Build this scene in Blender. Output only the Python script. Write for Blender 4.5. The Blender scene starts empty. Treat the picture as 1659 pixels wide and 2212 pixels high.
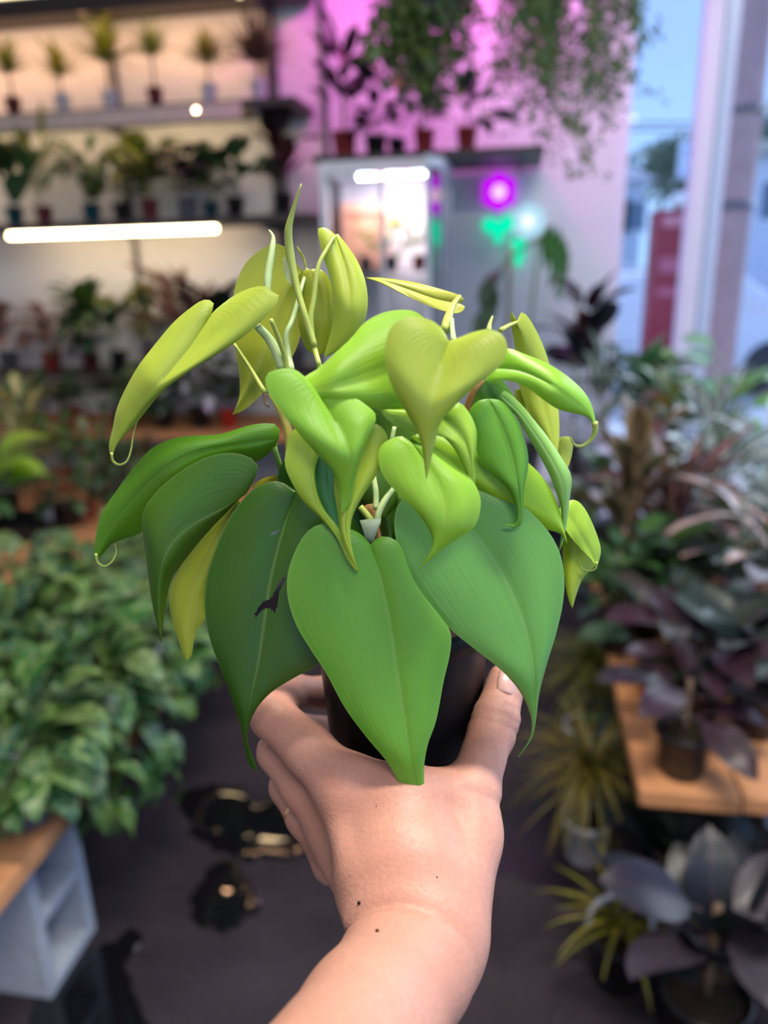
import bpy, bmesh, math, random
import numpy as np
from mathutils import Vector, Matrix
from mathutils.bvhtree import BVHTree

SC = bpy.context.scene
COL = SC.collection
rad = math.radians

# ------------------------------------------------------------------ camera
EYE = 1.5
FPX = 1650.0                      # focal length in pixels of the 1659 x 2212 frame
pitch, roll, yaw = rad(18), rad(1.5), rad(10)
_F = Vector((0, math.cos(pitch), -math.sin(pitch)))
_U = Vector((0, math.sin(pitch), math.cos(pitch)))
_X = Vector((1, 0, 0))
_RZ = Matrix.Rotation(yaw, 3, 'Z')
CF = _RZ @ _F
CR = _RZ @ (math.cos(roll) * _X - math.sin(roll) * _U)
CU = _RZ @ (math.cos(roll) * _U + math.sin(roll) * _X)
CE = Vector((0, 0, EYE))
cam_data = bpy.data.cameras.new('camera')
cam = bpy.data.objects.new('camera', cam_data)
COL.objects.link(cam)
cam.matrix_world = Matrix(((CR.x, CU.x, -CF.x, CE.x), (CR.y, CU.y, -CF.y, CE.y), (CR.z, CU.z, -CF.z, CE.z), (0, 0, 0, 1)))
cam_data.sensor_fit = 'VERTICAL'
cam_data.sensor_height = 36.0
cam_data.lens = FPX / 2212 * 36.0
cam_data.clip_start = 0.02
cam_data.dof.use_dof = True
cam_data.dof.focus_distance = 0.35
cam_data.dof.aperture_fstop = 4.4
SC.camera = cam

# ------------------------------------------------------------------ sky, exposure
world = bpy.data.worlds.new('overcast_sky')
SC.world = world
world.use_nodes = True
wn, wl = world.node_tree.nodes, world.node_tree.links
wn.clear()
_tc = wn.new('ShaderNodeTexCoord')
_sep = wn.new('ShaderNodeSeparateXYZ')
_rmp = wn.new('ShaderNodeValToRGB')
_noi = wn.new('ShaderNodeTexNoise')
_noi.inputs['Scale'].default_value = 2.2
_noi.inputs['Detail'].default_value = 3
_mx = wn.new('ShaderNodeMix'); _mx.data_type = 'RGBA'; _mx.blend_type = 'MULTIPLY'; _mx.inputs[0].default_value = 0.25
_bg = wn.new('ShaderNodeBackground')
_out = wn.new('ShaderNodeOutputWorld')
wl.new(_tc.outputs['Generated'], _sep.inputs[0])
wl.new(_sep.outputs['Z'], _rmp.inputs[0])
wl.new(_tc.outputs['Generated'], _noi.inputs['Vector'])
wl.new(_rmp.outputs[0], _mx.inputs[6])
wl.new(_noi.outputs['Fac'], _mx.inputs[7])
wl.new(_mx.outputs[2], _bg.inputs[0])
wl.new(_bg.outputs[0], _out.inputs[0])
_rmp.color_ramp.elements[0].position = 0.0
_rmp.color_ramp.elements[0].color = (0.37, 0.60, 0.97, 1)
_rmp.color_ramp.elements[1].position = 0.45
_rmp.color_ramp.elements[1].color = (0.28, 0.39, 0.95, 1)
_bg.inputs['Strength'].default_value = 1.75

SC.view_settings.view_transform = 'Standard'
SC.view_settings.look = 'None'
SC.view_settings.gamma = 1.0
SC.view_settings.use_curve_mapping = False
SC.view_settings.exposure = 0.0
SC.cycles.use_denoising = True
SC.cycles.max_bounces = 6
SC.cycles.transparent_max_bounces = 12
SC.cycles.sample_clamp_indirect = 6.0
SC.cycles.caustics_reflective = False
SC.cycles.caustics_refractive = False


def lamp(name, kind, loc, target, power, color, size=0.3, size_y=None, angle=None, blend=0.5, spread=None):
    d = bpy.data.lights.new(name, kind)
    d.energy = power
    d.color = color
    if kind == 'AREA':
        d.shape = 'RECTANGLE' if size_y else 'SQUARE'
        d.size = size
        if size_y: d.size_y = size_y
        if spread: d.spread = rad(spread)
    elif kind == 'SPOT':
        d.spot_size = rad(angle); d.spot_blend = blend; d.shadow_soft_size = size
    else:
        d.shadow_soft_size = size
    o = bpy.data.objects.new(name, d)
    COL.objects.link(o)
    o.location = loc
    o.rotation_euler = (Vector(target) - Vector(loc)).to_track_quat('-Z', 'Y').to_euler()
    return o


# ceiling fluorescents above and behind the photographer, a shop light over the aisle
lamp('ceiling_lamp_light', 'AREA', (0.25, 0.35, 3.02), (0.25, 0.35, 0), 64, (1.0, 0.92, 0.82), 0.9, 0.16)
lamp('ceiling_lamp_light', 'AREA', (0.7, -1.3, 3.02), (0.7, -1.3, 0), 42, (1.0, 0.93, 0.86), 1.2, 0.35)
lamp('ceiling_lamp_light', 'AREA', (-1.4, 1.7, 3.02), (-1.4, 1.7, 0), 13, (0.95, 0.97, 1.0), 1.2, 0.35)
lamp('ceiling_lamp_light', 'AREA', (0.9, 3.42, 3.02), (0.9, 3.42, 0), 10, (0.88, 0.94, 1.0), 1.2, 0.2)  # extra unseen lamp, added to brighten the back wall and right-hand plants
# veiled sun beyond the shop windows, low enough to reach the right-hand plants under the ceiling
lamp('veiled_sun', 'SUN', (6, 8, 9), (0, 0, 0), 4.5, (0.86, 0.93, 1.0))
bpy.data.lights['veiled_sun'].angle = rad(45)
bpy.data.objects['veiled_sun'].rotation_euler = Vector((-0.50, -0.62, -0.52)).to_track_quat('-Z', 'Y').to_euler()
# magenta grow lamp over the glass cabinet
lamp('grow_lamp_light', 'SPOT', (-0.55, 3.72, 3.02), (-0.55, 4.5, 2.45), 44, (1.0, 0.07, 0.75), 0.08, angle=150, blend=0.6)
lamp('grow_lamp_light', 'SPOT', (0.0, 3.95, 3.02), (0.05, 4.6, 2.5), 18, (1.0, 0.07, 0.75), 0.08, angle=150, blend=0.6)


# ------------------------------------------------------------------ helpers
def ray(u, v):
    return CF + CR * ((u - 829.5) / FPX) - CU * ((v - 1106) / FPX)
def at_depth(u, v, d): return CE + ray(u, v) * d
def at_y(u, v, y):
    q = ray(u, v); return CE + q * (y / q.y)
def at_z(u, v, z):
    q = ray(u, v); return CE + q * ((z - EYE) / q.z)


def mesh_data(name, verts, faces, mat=None, smooth=True, uvs=None):
    me = bpy.data.meshes.new(name)
    me.from_pydata([tuple(v) for v in verts], [], faces)
    if uvs is not None:
        lay = me.uv_layers.new(name='UVMap')
        li = np.empty(len(me.loops), dtype=np.int32)
        me.loops.foreach_get('vertex_index', li)
        lay.data.foreach_set('uv', np.asarray(uvs, dtype=np.float32)[li].ravel())
    if smooth:
        me.polygons.foreach_set('use_smooth', [True] * len(me.polygons))
    if mat: me.materials.append(mat)
    me.update()
    return me


def link(name, me, parent=None, color=None, loc=None):
    o = bpy.data.objects.new(name, me)
    COL.objects.link(o)
    if parent is not None: o.parent = parent
    if color is not None: o.color = (*color, 1.0)
    if loc is not None: o.location = loc
    return o


def mk(name, verts, faces, mat, parent=None, smooth=True, uvs=None, color=None):
    """mesh object from world-space vertices; under an unrotated parent the vertices become local"""
    if parent is not None:
        off = parent.location if parent.parent is None else parent.location + parent.parent.location
        verts = [Vector(v) - off for v in verts]
    return link(name, mesh_data(name, verts, faces, mat, smooth, uvs), parent, color)


def tag(o, label=None, cat=None, group=None, kind=None):
    if label: o['label'] = label
    if cat: o['category'] = cat
    if group: o['group'] = group
    if kind: o['kind'] = kind
    return o


def thing(name, label, cat, loc=(0, 0, 0), rz=0.0, group=None):
    o = bpy.data.objects.new(name, None)
    o.empty_display_size = 0.05
    COL.objects.link(o)
    o.location = loc
    o.rotation_euler = (0, 0, rz)
    return tag(o, label, cat, group)


def box_geo(x0, x1, y0, y1, z0, z1, b=0.0):
    """a box with bevelled vertical and top edges"""
    bm = bmesh.new()
    bmesh.ops.create_cube(bm, size=1)
    for v in bm.verts:
        v.co = Vector(((x0 + x1) / 2 + v.co.x * (x1 - x0), (y0 + y1) / 2 + v.co.y * (y1 - y0), (z0 + z1) / 2 + v.co.z * (z1 - z0)))
    if b > 0:
        bmesh.ops.bevel(bm, geom=bm.edges[:], offset=b, segments=2, affect='EDGES', profile=0.6)
    vs = [v.co.copy() for v in bm.verts]
    bm.verts.index_update()
    fs = [[v.index for v in f.verts] for f in bm.faces]
    bm.free()
    return vs, fs


def join(*geos):
    V, Fa = [], []
    for vs, fs in geos:
        n = len(V)
        V += list(vs); Fa += [[i + n for i in f] for f in fs]
    return V, Fa


def box(name, mat, x0, x1, y0, y1, z0, z1, b=0.004, parent=None, color=None):
    vs, fs = box_geo(x0, x1, y0, y1, z0, z1, b)
    return mk(name, vs, fs, mat, parent, smooth=False, color=color)


def lathe_geo(profile, c=(0, 0, 0), n=24, rib=0.0, nrib=0):
    V, Fa = [], []
    for r, z in profile:
        for k in range(n):
            a = 2 * math.pi * k / n
            rr = r * (1 + (rib * (1 if (k * nrib // n) % 2 else -1) if nrib else 0))
            V.append(Vector((c[0] + rr * math.cos(a), c[1] + rr * math.sin(a), c[2] + z)))
    m = len(profile)
    for i in range(m - 1):
        for k in range(n):
            k2 = (k + 1) % n
            Fa.append([i * n + k, i * n + k2, (i + 1) * n + k2, (i + 1) * n + k])
    return V, Fa


def catmull(pts, n):
    """n points along a Catmull-Rom curve, even in arc length; pts any dimension"""
    P = np.array(pts, dtype=float)
    if len(P) == 2:
        t = np.linspace(0, 1, n)[:, None]
        return P[0] * (1 - t) + P[1] * t
    Q = np.vstack([2 * P[0] - P[1], P, 2 * P[-1] - P[-2]])
    out = []
    for i in range(len(P) - 1):
        p0, p1, p2, p3 = Q[i:i + 4]
        for t in np.linspace(0, 1, 16, endpoint=False):
            out.append(0.5 * (2 * p1 + (p2 - p0) * t + (2 * p0 - 5 * p1 + 4 * p2 - p3) * t * t + (3 * p1 - p0 - 3 * p2 + p3) * t ** 3))
    out.append(P[-1])
    out = np.array(out)
    s = np.concatenate([[0], np.cumsum(np.linalg.norm(np.diff(out[:, :2] if out.shape[1] == 3 and np.abs(out[:, :2]).max() > 20 else out, axis=0), axis=1))])
    q = np.linspace(0, s[-1], n)
    return np.stack([np.interp(q, s, out[:, k]) for k in range(out.shape[1])], axis=1)


def tube_geo(pts, r, n=8, seg=None, cap=True):
    """tube along world points, r a number or a list of radii along it"""
    seg = seg or max(6, 4 * len(pts))
    c = catmull([tuple(p) for p in pts], seg)
    rs = np.interp(np.linspace(0, 1, seg), np.linspace(0, 1, len(r)), r) if isinstance(r, (list, tuple)) else [r] * seg
    V, Fa = [], []
    up = Vector((0.3, 0.2, 1)).normalized()
    prev = None
    for i in range(seg):
        t = Vector(c[min(i + 1, seg - 1)] - c[max(i - 1, 0)])
        t = t.normalized() if t.length > 1e-9 else Vector((0, 0, 1))
        if prev is None:
            a = t.cross(up)
            if a.length < 1e-3: a = t.cross(Vector((1, 0, 0)))
            a.normalize()
        else:
            a = (prev - t * prev.dot(t)).normalized()
        prev = a
        b = t.cross(a)
        for k in range(n):
            w = 2 * math.pi * k / n
            V.append(Vector(c[i]) + (a * math.cos(w) + b * math.sin(w)) * float(rs[i]))
    for i in range(seg - 1):
        for k in range(n):
            k2 = (k + 1) % n
            Fa.append([i * n + k, i * n + k2, (i + 1) * n + k2, (i + 1) * n + k])
    if cap:
        Fa.append(list(range(n))[::-1]); Fa.append([(seg - 1) * n + k for k in range(n)])
    return V, Fa


# ------------------------------------------------------------------ materials
MATS = {}
def nodes(name):
    m = bpy.data.materials.new(name)
    m.use_nodes = True
    nt = m.node_tree
    nt.nodes.clear()
    o = nt.nodes.new('ShaderNodeOutputMaterial')
    return m, nt, o
def N(nt, t, **kw):
    n = nt.nodes.new('ShaderNode' + t)
    for k, v in kw.items():
        if k in n.inputs: n.inputs[k].default_value = v
        else: setattr(n, k, v)
    return n
def math_n(nt, op, a, b=None, c=None):
    n = nt.nodes.new('ShaderNodeMath'); n.operation = op
    for i, x in enumerate((a, b, c)):
        if x is None: continue
        if isinstance(x, (int, float)): n.inputs[i].default_value = x
        else: nt.links.new(x, n.inputs[i])
    return n.outputs[0]
def mix_c(nt, fac, a, b, blend='MIX'):
    n = nt.nodes.new('ShaderNodeMix'); n.data_type = 'RGBA'; n.blend_type = blend
    for i, x in ((0, fac), (6, a), (7, b)):
        if isinstance(x, (int, float)): n.inputs[i].default_value = x
        elif isinstance(x, tuple): n.inputs[i].default_value = (*x[:3], 1)
        else: nt.links.new(x, n.inputs[i])
    return n.outputs[2]


def plain(name, c, rough=0.6, noise=0.15, scale=12.0, spec=0.5, bump=0.0, metal=0.0, c2=None, objcol=False):
    """principled surface with a procedural mottling of its colour"""
    if name in MATS: return MATS[name]
    m, nt, o = nodes(name)
    b = N(nt, 'BsdfPrincipled', Roughness=rough, Metallic=metal)
    b.inputs['Specular IOR Level'].default_value = spec
    tc = N(nt, 'TexCoord')
    no = N(nt, 'TexNoise', Scale=scale, Detail=5.0, Roughness=0.6)
    nt.links.new(tc.outputs['Object'], no.inputs['Vector'])
    f = math_n(nt, 'MULTIPLY_ADD', no.outputs['Fac'], 2 * noise, 1 - noise)
    comb = N(nt, 'CombineColor')
    for i in range(3): nt.links.new(f, comb.inputs[i])
    base = c
    if objcol:
        oi = N(nt, 'ObjectInfo'); base = oi.outputs['Color']
    if c2:
        base = mix_c(nt, no.outputs['Fac'], base, c2)
    col = mix_c(nt, 1.0, base, comb.outputs[0], 'MULTIPLY')
    nt.links.new(col, b.inputs['Base Color'])
    if bump:
        bp = N(nt, 'Bump', Strength=bump, Distance=0.01)
        nt.links.new(no.outputs['Fac'], bp.inputs['Height'])
        nt.links.new(bp.outputs[0], b.inputs['Normal'])
    nt.links.new(b.outputs[0], o.inputs[0])
    MATS[name] = m
    return m


def glow(name, c, strength):
    if name in MATS: return MATS[name]
    m, nt, o = nodes(name)
    e = N(nt, 'Emission', Strength=strength)
    e.inputs[0].default_value = (*c, 1)
    nt.links.new(e.outputs[0], o.inputs[0])
    MATS[name] = m
    return m


def glass(name, tint=(0.93, 0.97, 0.98), refl=1.0):
    if name in MATS: return MATS[name]
    m, nt, o = nodes(name)
    t = N(nt, 'BsdfTransparent'); t.inputs[0].default_value = (*tint, 1)
    g = N(nt, 'BsdfGlossy', Roughness=0.02)
    fr = N(nt, 'Fresnel', IOR=1.5)
    f = math_n(nt, 'MULTIPLY', fr.outputs[0], refl)
    mx = N(nt, 'MixShader')
    nt.links.new(f, mx.inputs[0]); nt.links.new(t.outputs[0], mx.inputs[1]); nt.links.new(g.outputs[0], mx.inputs[2])
    nt.links.new(mx.outputs[0], o.inputs[0])
    MATS[name] = m
    return m


def leaf_mat(name, second=(0.6, 0.7, 0.4), pattern='rib', amount=0.3, rough=0.38, transl=0.25, jitter=0.12, spec=0.5, under=None, streak=0.25):
    """leaf of the object's own colour; UV: u across the blade (midrib at 0.5), v along it"""
    if name in MATS: return MATS[name]
    m, nt, o = nodes(name)
    L = nt.links
    oi = N(nt, 'ObjectInfo')
    uv = N(nt, 'UVMap')
    sp = N(nt, 'SeparateXYZ'); L.new(uv.outputs[0], sp.inputs[0])
    s = math_n(nt, 'ABSOLUTE', math_n(nt, 'MULTIPLY_ADD', sp.outputs[0], 2.0, -1.0))
    t = sp.outputs[1]
    tc = N(nt, 'TexCoord')
    mp = N(nt, 'Mapping'); mp.inputs['Scale'].default_value = (26, 2.2, 1)
    L.new(uv.outputs[0], mp.inputs[0])
    st = N(nt, 'TexNoise', Scale=1.6, Detail=4.0); L.new(mp.outputs[0], st.inputs['Vector'])
    bl = N(nt, 'TexNoise', Scale=3.0, Detail=3.0); L.new(uv.outputs[0], bl.inputs['Vector'])
    # colour jitter from leaf to leaf
    f = math_n(nt, 'MULTIPLY_ADD', oi.outputs['Random'], 2 * jitter, 1 - jitter)
    f = math_n(nt, 'MULTIPLY', f, math_n(nt, 'MULTIPLY_ADD', bl.outputs['Fac'], 0.36, 0.82))
    cc = N(nt, 'CombineColor')
    for i in range(3): L.new(f, cc.inputs[i])
    base = mix_c(nt, 1.0, oi.outputs['Color'], cc.outputs[0], 'MULTIPLY')
    def ramp(x, a, b):
        n = N(nt, 'MapRange'); n.interpolation_type = 'SMOOTHSTEP'
        n.inputs[1].default_value, n.inputs[2].default_value = a, b
        L.new(x, n.inputs[0]); return n.outputs[0]
    rib = ramp(s, 0.05, 0.0)
    if pattern == 'rib':
        fac = math_n(nt, 'MULTIPLY', rib, amount)
        edge = math_n(nt, 'MULTIPLY', ramp(s, 0.965, 0.995), amount * 0.9)  # rim highlight put into the margin colour
        fac = math_n(nt, 'MAXIMUM', fac, edge)
    elif pattern == 'margin':
        w = math_n(nt, 'ADD', s, math_n(nt, 'MULTIPLY_ADD', st.outputs['Fac'], 0.7, -0.35))
        fac = math_n(nt, 'MULTIPLY', ramp(w, 0.5, 0.75), amount)
    elif pattern == 'center':
        w = math_n(nt, 'ADD', s, math_n(nt, 'MULTIPLY_ADD', st.outputs['Fac'], 0.7, -0.35))
        fac = math_n(nt, 'MULTIPLY', ramp(w, 0.65, 0.25), amount)
    else:  # splash
        big = N(nt, 'TexNoise', Scale=4.5, Detail=3.0)
        off = N(nt, 'CombineXYZ'); L.new(oi.outputs['Random'], off.inputs[2]); 
        ad = N(nt, 'VectorMath', operation='MULTIPLY_ADD'); L.new(off.outputs[0], ad.inputs[0]); ad.inputs[1].default_value = (0, 0, 20); L.new(uv.outputs[0], ad.inputs[2])
        L.new(ad.outputs[0], big.inputs['Vector'])
        fac = math_n(nt, 'MULTIPLY', ramp(big.outputs['Fac'], 0.5, 0.6), amount)
    col = mix_c(nt, fac, base, second)
    if under:
        ge = N(nt, 'NewGeometry')
        col = mix_c(nt, ge.outputs['Backfacing'], col, under)
    b = N(nt, 'BsdfPrincipled', Roughness=rough)
    b.inputs['Specular IOR Level'].default_value = spec
    L.new(col, b.inputs['Base Color'])
    # lateral veins and fine lengthwise streaks as relief
    wv = N(nt, 'TexWave', Scale=2.6, Distortion=1.0); wv.bands_direction = 'Y'
    v2 = N(nt, 'CombineXYZ')
    L.new(math_n(nt, 'SUBTRACT', t, math_n(nt, 'MULTIPLY', s, 0.35)), v2.inputs[1])
    L.new(v2.outputs[0], wv.inputs['Vector'])
    hgt = math_n(nt, 'ADD', math_n(nt, 'MULTIPLY', wv.outputs['Fac'], 0.03), math_n(nt, 'MULTIPLY', st.outputs['Fac'], 0.6))
    bp = N(nt, 'Bump', Strength=streak, Distance=0.002)
    L.new(hgt, bp.inputs['Height'])
    L.new(bp.outputs[0], b.inputs['Normal'])
    tr = N(nt, 'BsdfTranslucent')
    L.new(mix_c(nt, 1.0, col, (1.0, 0.95, 0.55), 'MULTIPLY'), tr.inputs[0])
    mx = N(nt, 'MixShader'); mx.inputs[0].default_value = transl
    L.new(b.outputs[0], mx.inputs[1]); L.new(tr.outputs[0], mx.inputs[2])
    L.new(mx.outputs[0], o.inputs[0])
    MATS[name] = m
    return m


WHITE = plain('white_paint', (0.78, 0.78, 0.79), 0.75, 0.05, 3.0, 0.3)
PLANK_DARK = plain('dark_stained_wood', (0.035, 0.025, 0.022), 0.5, 0.3, 9.0)
PLANK = plain('orange_pine', (0.60, 0.27, 0.11), 0.6, 0.25, 14.0)
STEEL = plain('grey_steel', (0.12, 0.11, 0.12), 0.45, 0.2, 10.0, metal=0.4)
WHITE_METAL = plain('white_powder_coat', (0.8, 0.81, 0.84), 0.4, 0.04, 6.0)
BLOCK = plain('grey_concrete_block', (0.42, 0.46, 0.50), 0.95, 0.22, 60.0, 0.2, bump=0.6)
BLACK_PLASTIC = plain('black_nursery_plastic', (0.008, 0.008, 0.010), 0.35, 0.2, 20.0)
TERRACOTTA = plain('terracotta_plastic', (0.30, 0.035, 0.022), 0.5, 0.15, 20.0)
POT_WHITE = plain('white_plastic_pot', (0.62, 0.62, 0.66), 0.45, 0.08, 15.0)
POT_GREY = plain('grey_plastic_pot', (0.10, 0.10, 0.12), 0.5, 0.1, 15.0)
POT_TEAL = plain('teal_plastic_pot', (0.01, 0.07, 0.09), 0.45, 0.1, 15.0)
POT_MAROON = plain('maroon_plastic_pot', (0.13, 0.025, 0.03), 0.5, 0.1, 15.0)
SOIL = plain('potting_soil', (0.03, 0.02, 0.014), 0.95, 0.5, 90.0, 0.1, bump=0.8)
STEM = plain('green_stem', (0.20, 0.26, 0.05), 0.5, 0.2, 20.0)
STEM_BROWN = plain('brown_stem', (0.14, 0.09, 0.05), 0.7, 0.25, 30.0)
LEAF = leaf_mat('leaf_plain')
LEAF_GLOSSY = leaf_mat('leaf_glossy_dark', rough=0.33, transl=0.06, spec=0.35, amount=0.15, second=(0.3, 0.12, 0.14))
LEAF_SPLASH = leaf_mat('leaf_cream_splashed', second=(0.34, 0.46, 0.16), pattern='splash', amount=0.6, rough=0.35)
LEAF_CENTER = leaf_mat('leaf_cream_centre', second=(0.78, 0.72, 0.36), pattern='center', amount=0.9)
LEAF_MARGIN = leaf_mat('leaf_pink_margin', second=(0.46, 0.33, 0.19), pattern='margin', amount=0.85, rough=0.35)
LEAF_PINK = leaf_mat('leaf_pink_centre', second=(0.55, 0.30, 0.28), pattern='center', amount=0.8)
LEAF_PINK_HIGHLIGHT = leaf_mat('leaf_painted_pink_highlight', second=(0.78, 0.52, 0.50), pattern='center', amount=0.9, rough=0.3)  # pinkish highlights put into the colour of the leaf centre
LEAF_SILVER_SHEEN = leaf_mat('leaf_silver_painted_sheen', second=(0.72, 0.80, 0.82), pattern='center', amount=0.8, rough=0.22, spec=0.9)  # silver leaf; window sheen put into its raised pale colour

# ------------------------------------------------------------------ the setting
BW = 4.4            # y of the back wall
XR = 1.75           # x of the glazed right side
XL = -3.5
YB = -2.6
CZ = 3.1


def floor_material():
    m, nt, o = nodes('dark_concrete_floor')
    L = nt.links
    b = N(nt, 'BsdfPrincipled')
    tc = N(nt, 'TexCoord')
    n1 = N(nt, 'TexNoise', Scale=3.0, Detail=8.0, Roughness=0.65); L.new(tc.outputs['Object'], n1.inputs['Vector'])
    n2 = N(nt, 'TexNoise', Scale=70.0, Detail=3.0); L.new(tc.outputs['Object'], n2.inputs['Vector'])
    r = N(nt, 'ValToRGB'); L.new(n1.outputs['Fac'], r.inputs[0])
    r.color_ramp.elements[0].position = 0.35; r.color_ramp.elements[0].color = (0.021, 0.015, 0.020, 1)
    r.color_ramp.elements[1].position = 0.68; r.color_ramp.elements[1].color = (0.045, 0.034, 0.041, 1)
    sp = N(nt, 'MapRange'); L.new(n2.outputs['Fac'], sp.inputs[0])
    sp.inputs[1].default_value = 0.62; sp.inputs[2].default_value = 0.75
    c = mix_c(nt, sp.outputs[0], r.outputs[0], (0.085, 0.065, 0.07))
    L.new(c, b.inputs['Base Color'])
    b.inputs['Roughness'].default_value = 0.7
    b.inputs['Specular IOR Level'].default_value = 0.2
    bp = N(nt, 'Bump', Strength=0.25, Distance=0.004); L.new(n2.outputs['Fac'], bp.inputs['Height']); L.new(bp.outputs[0], b.inputs['Normal'])
    L.new(b.outputs[0], o.inputs[0])
    return m


FLOOR_M = floor_material()
def struct(o):
    o['kind'] = 'structure'; return o


struct(box('floor', FLOOR_M, XL, XR, YB, BW + 0.1, -0.12, 0.0, 0))
struct(box('wall_back', WHITE, XL, 0.47, BW, BW + 0.12, 0.0, CZ, 0))
struct(box('wall_left', WHITE, XL - 0.12, XL, YB, BW + 0.12, 0.0, CZ, 0))
struct(box('ceiling', WHITE, XL - 0.12, XR + 0.1, YB - 0.1, BW + 0.12, CZ, CZ + 0.1, 0))
struct(box('wall_rear', WHITE, XL, 0.0, YB - 0.12, YB, 0.0, CZ, 0))
struct(box('wall_rear', WHITE, 0.001, XR, YB - 0.12, YB, 0.0, 0.7, 0))
struct(box('baseboard_back', plain('grey_baseboard', (0.3, 0.3, 0.32)), XL, 0.45, BW - 0.015, BW - 0.001, 0.001, 0.1, 0.003))
PANE = glass('window_glass', refl=0.35)
FRAME = plain('window_frame_paint', (0.80, 0.78, 0.84), 0.45, 0.05, 8.0)
ALU = plain('brushed_aluminium', (0.62, 0.68, 0.78), 0.35, 0.08, 20.0, metal=0.15)


def window(name, axis, a0, a1, pos, z0, z1, posts):
    """shop window along x (axis 0, at y = pos) or along y (axis 1, at x = pos)"""
    w = thing(name, None, None, (0, 0, 0)); struct(w)
    def bx(nm, mat, p0, p1, q0, q1, r0, r1, bev=0.004):
        if axis == 0: return box(nm, mat, p0, p1, pos + q0, pos + q1, r0, r1, bev, w)
        return box(nm, mat, pos + q0, pos + q1, p0, p1, r0, r1, bev, w)
    bx('window_sill', FRAME, a0, a1, -0.05, 0.12, z0, z0 + 0.08)
    bx('head_rail', FRAME, a0, a1, 0.0, 0.1, z1 - 0.06, z1)
    edges = [a0 + 0.03] + list(posts) + [a1 - 0.03]
    bx('jamb', FRAME, a0, a0 + 0.06, 0, 0.1, z0 + 0.08, z1 - 0.06)
    bx('jamb', FRAME, a1 - 0.06, a1, 0, 0.1, z0 + 0.08, z1 - 0.06)
    for p in posts:
        bx('post', FRAME, p - 0.075, p + 0.01, -0.03, 0.1, z0 + 0.08, z1 - 0.06)
        bx('post_strip', ALU, p + 0.022, p + 0.085, -0.01, 0.1, z0 + 0.08, z1 - 0.06)
    for i in range(len(edges) - 1):
        bx('pane', PANE, edges[i], edges[i + 1], 0.045, 0.051, z0 + 0.07, z1 - 0.05, 0)
    return w


PX1 = at_y(1525, 400, BW).x
window('window_1', 0, 0.47, XR, BW, 0.0, CZ, [PX1])
window('window_2', 1, YB, BW, XR, 0.0, CZ, [-1.2, 0.4, 2.6])
window('added_fill_window', 0, 0.0, XR, YB, 0.7, CZ, [0.9])  # unseen window added behind the camera, sized for fill from the right

# fluorescent fittings that carry the ceiling light; the one by the window is added
TUBE_ON = glow('lit_fluorescent_tube', (1.0, 0.95, 0.88), 6.0)
for i, (x, y, lb) in enumerate([(0.25, 0.35, 'white ceiling fitting with two tubes over the aisle where the plant is held'),
                                (0.7, -1.3, 'white ceiling fitting with two tubes behind the photographer'),
                                (-1.4, 1.7, 'white ceiling fitting with two tubes over the left bench'),
                                (0.9, 3.42, 'added unseen ceiling fitting with two tubes near the shop window and glass cabinet')]):
    t = thing('ceiling_light', lb, 'ceiling light', (x, y, 3.06), 0, 'ceiling lights')
    box('housing', WHITE_METAL, x - 0.62, x + 0.62, y - 0.1, y + 0.1, 3.055, 3.099, 0.006, t)
    for dy in (-0.05, 0.05):
        vs, fs = tube_geo([(x - 0.58, y + dy, 3.042), (x + 0.58, y + dy, 3.042)], 0.012, 8, 3)
        mk('tube', vs, fs, TUBE_ON, t)

for x, y, lb in [(-0.55, 3.72, 'round magenta grow lamp on the ceiling over the glass cabinet'), (0.0, 3.95, 'round magenta grow lamp on the ceiling near the neon flowers')]:
    t = thing('grow_lamp', lb, 'lamp', (x, y, 3.03), 0, 'ceiling grow lamps')
    vs, fs = lathe_geo([(0.02, 0.069), (0.05, 0.066), (0.07, 0.03), (0.085, 0.0), (0.08, 0.0), (0.06, 0.03), (0.0, 0.035)], (0, 0, 0), 18)
    link('shade', mesh_data('shade', vs, fs, WHITE_METAL), t)

# wet patches on the concrete: thin films of water in their own outlines
WATER = plain('dark_wet_film', (0.006, 0.006, 0.008), 0.015, 0.1, 6.0, 0.7)
WATER_DULL = plain('half_dry_film', (0.008, 0.006, 0.009), 0.3, 0.1, 6.0, 0.4)
def puddle(px, label, seed, mat=None):
    """outline from photograph points on the floor, roughened"""
    rnd = random.Random(seed)
    P = [at_z(u, v, 0.0) for u, v in px]
    c = catmull([(p.x, p.y, 0) for p in P + [P[0]]], 90)[:-1]
    ctr = c.mean(axis=0)
    ph = [rnd.uniform(0, 6.28) for _ in range(5)]
    V = [Vector((ctr[0], ctr[1], 0.0015))]
    n = len(c)
    for ring, z in ((0.6, 0.0015), (0.94, 0.0015), (1.0, 0.0004)):
        for i, q in enumerate(c):
            a = 2 * math.pi * i / n
            k = 1 + 0.05 * math.sin(7 * a + ph[0]) + 0.045 * math.sin(13 * a + ph[1]) + 0.03 * math.sin(23 * a + ph[2])
            d = (q - ctr) * k * ring
            V.append(Vector((ctr[0] + d[0], ctr[1] + d[1], z)))
    Fa = [[0, 1 + i, 1 + (i + 1) % n] for i in range(n)]
    for r in range(2):
        b = 1 + r * n
        Fa += [[b + i, b + n + i, b + n + (i + 1) % n, b + (i + 1) % n] for i in range(n)]
    o = mk('puddle', V, Fa, mat or WATER)
    tag(o, label, 'puddle', 'wet patches on the floor')


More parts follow.
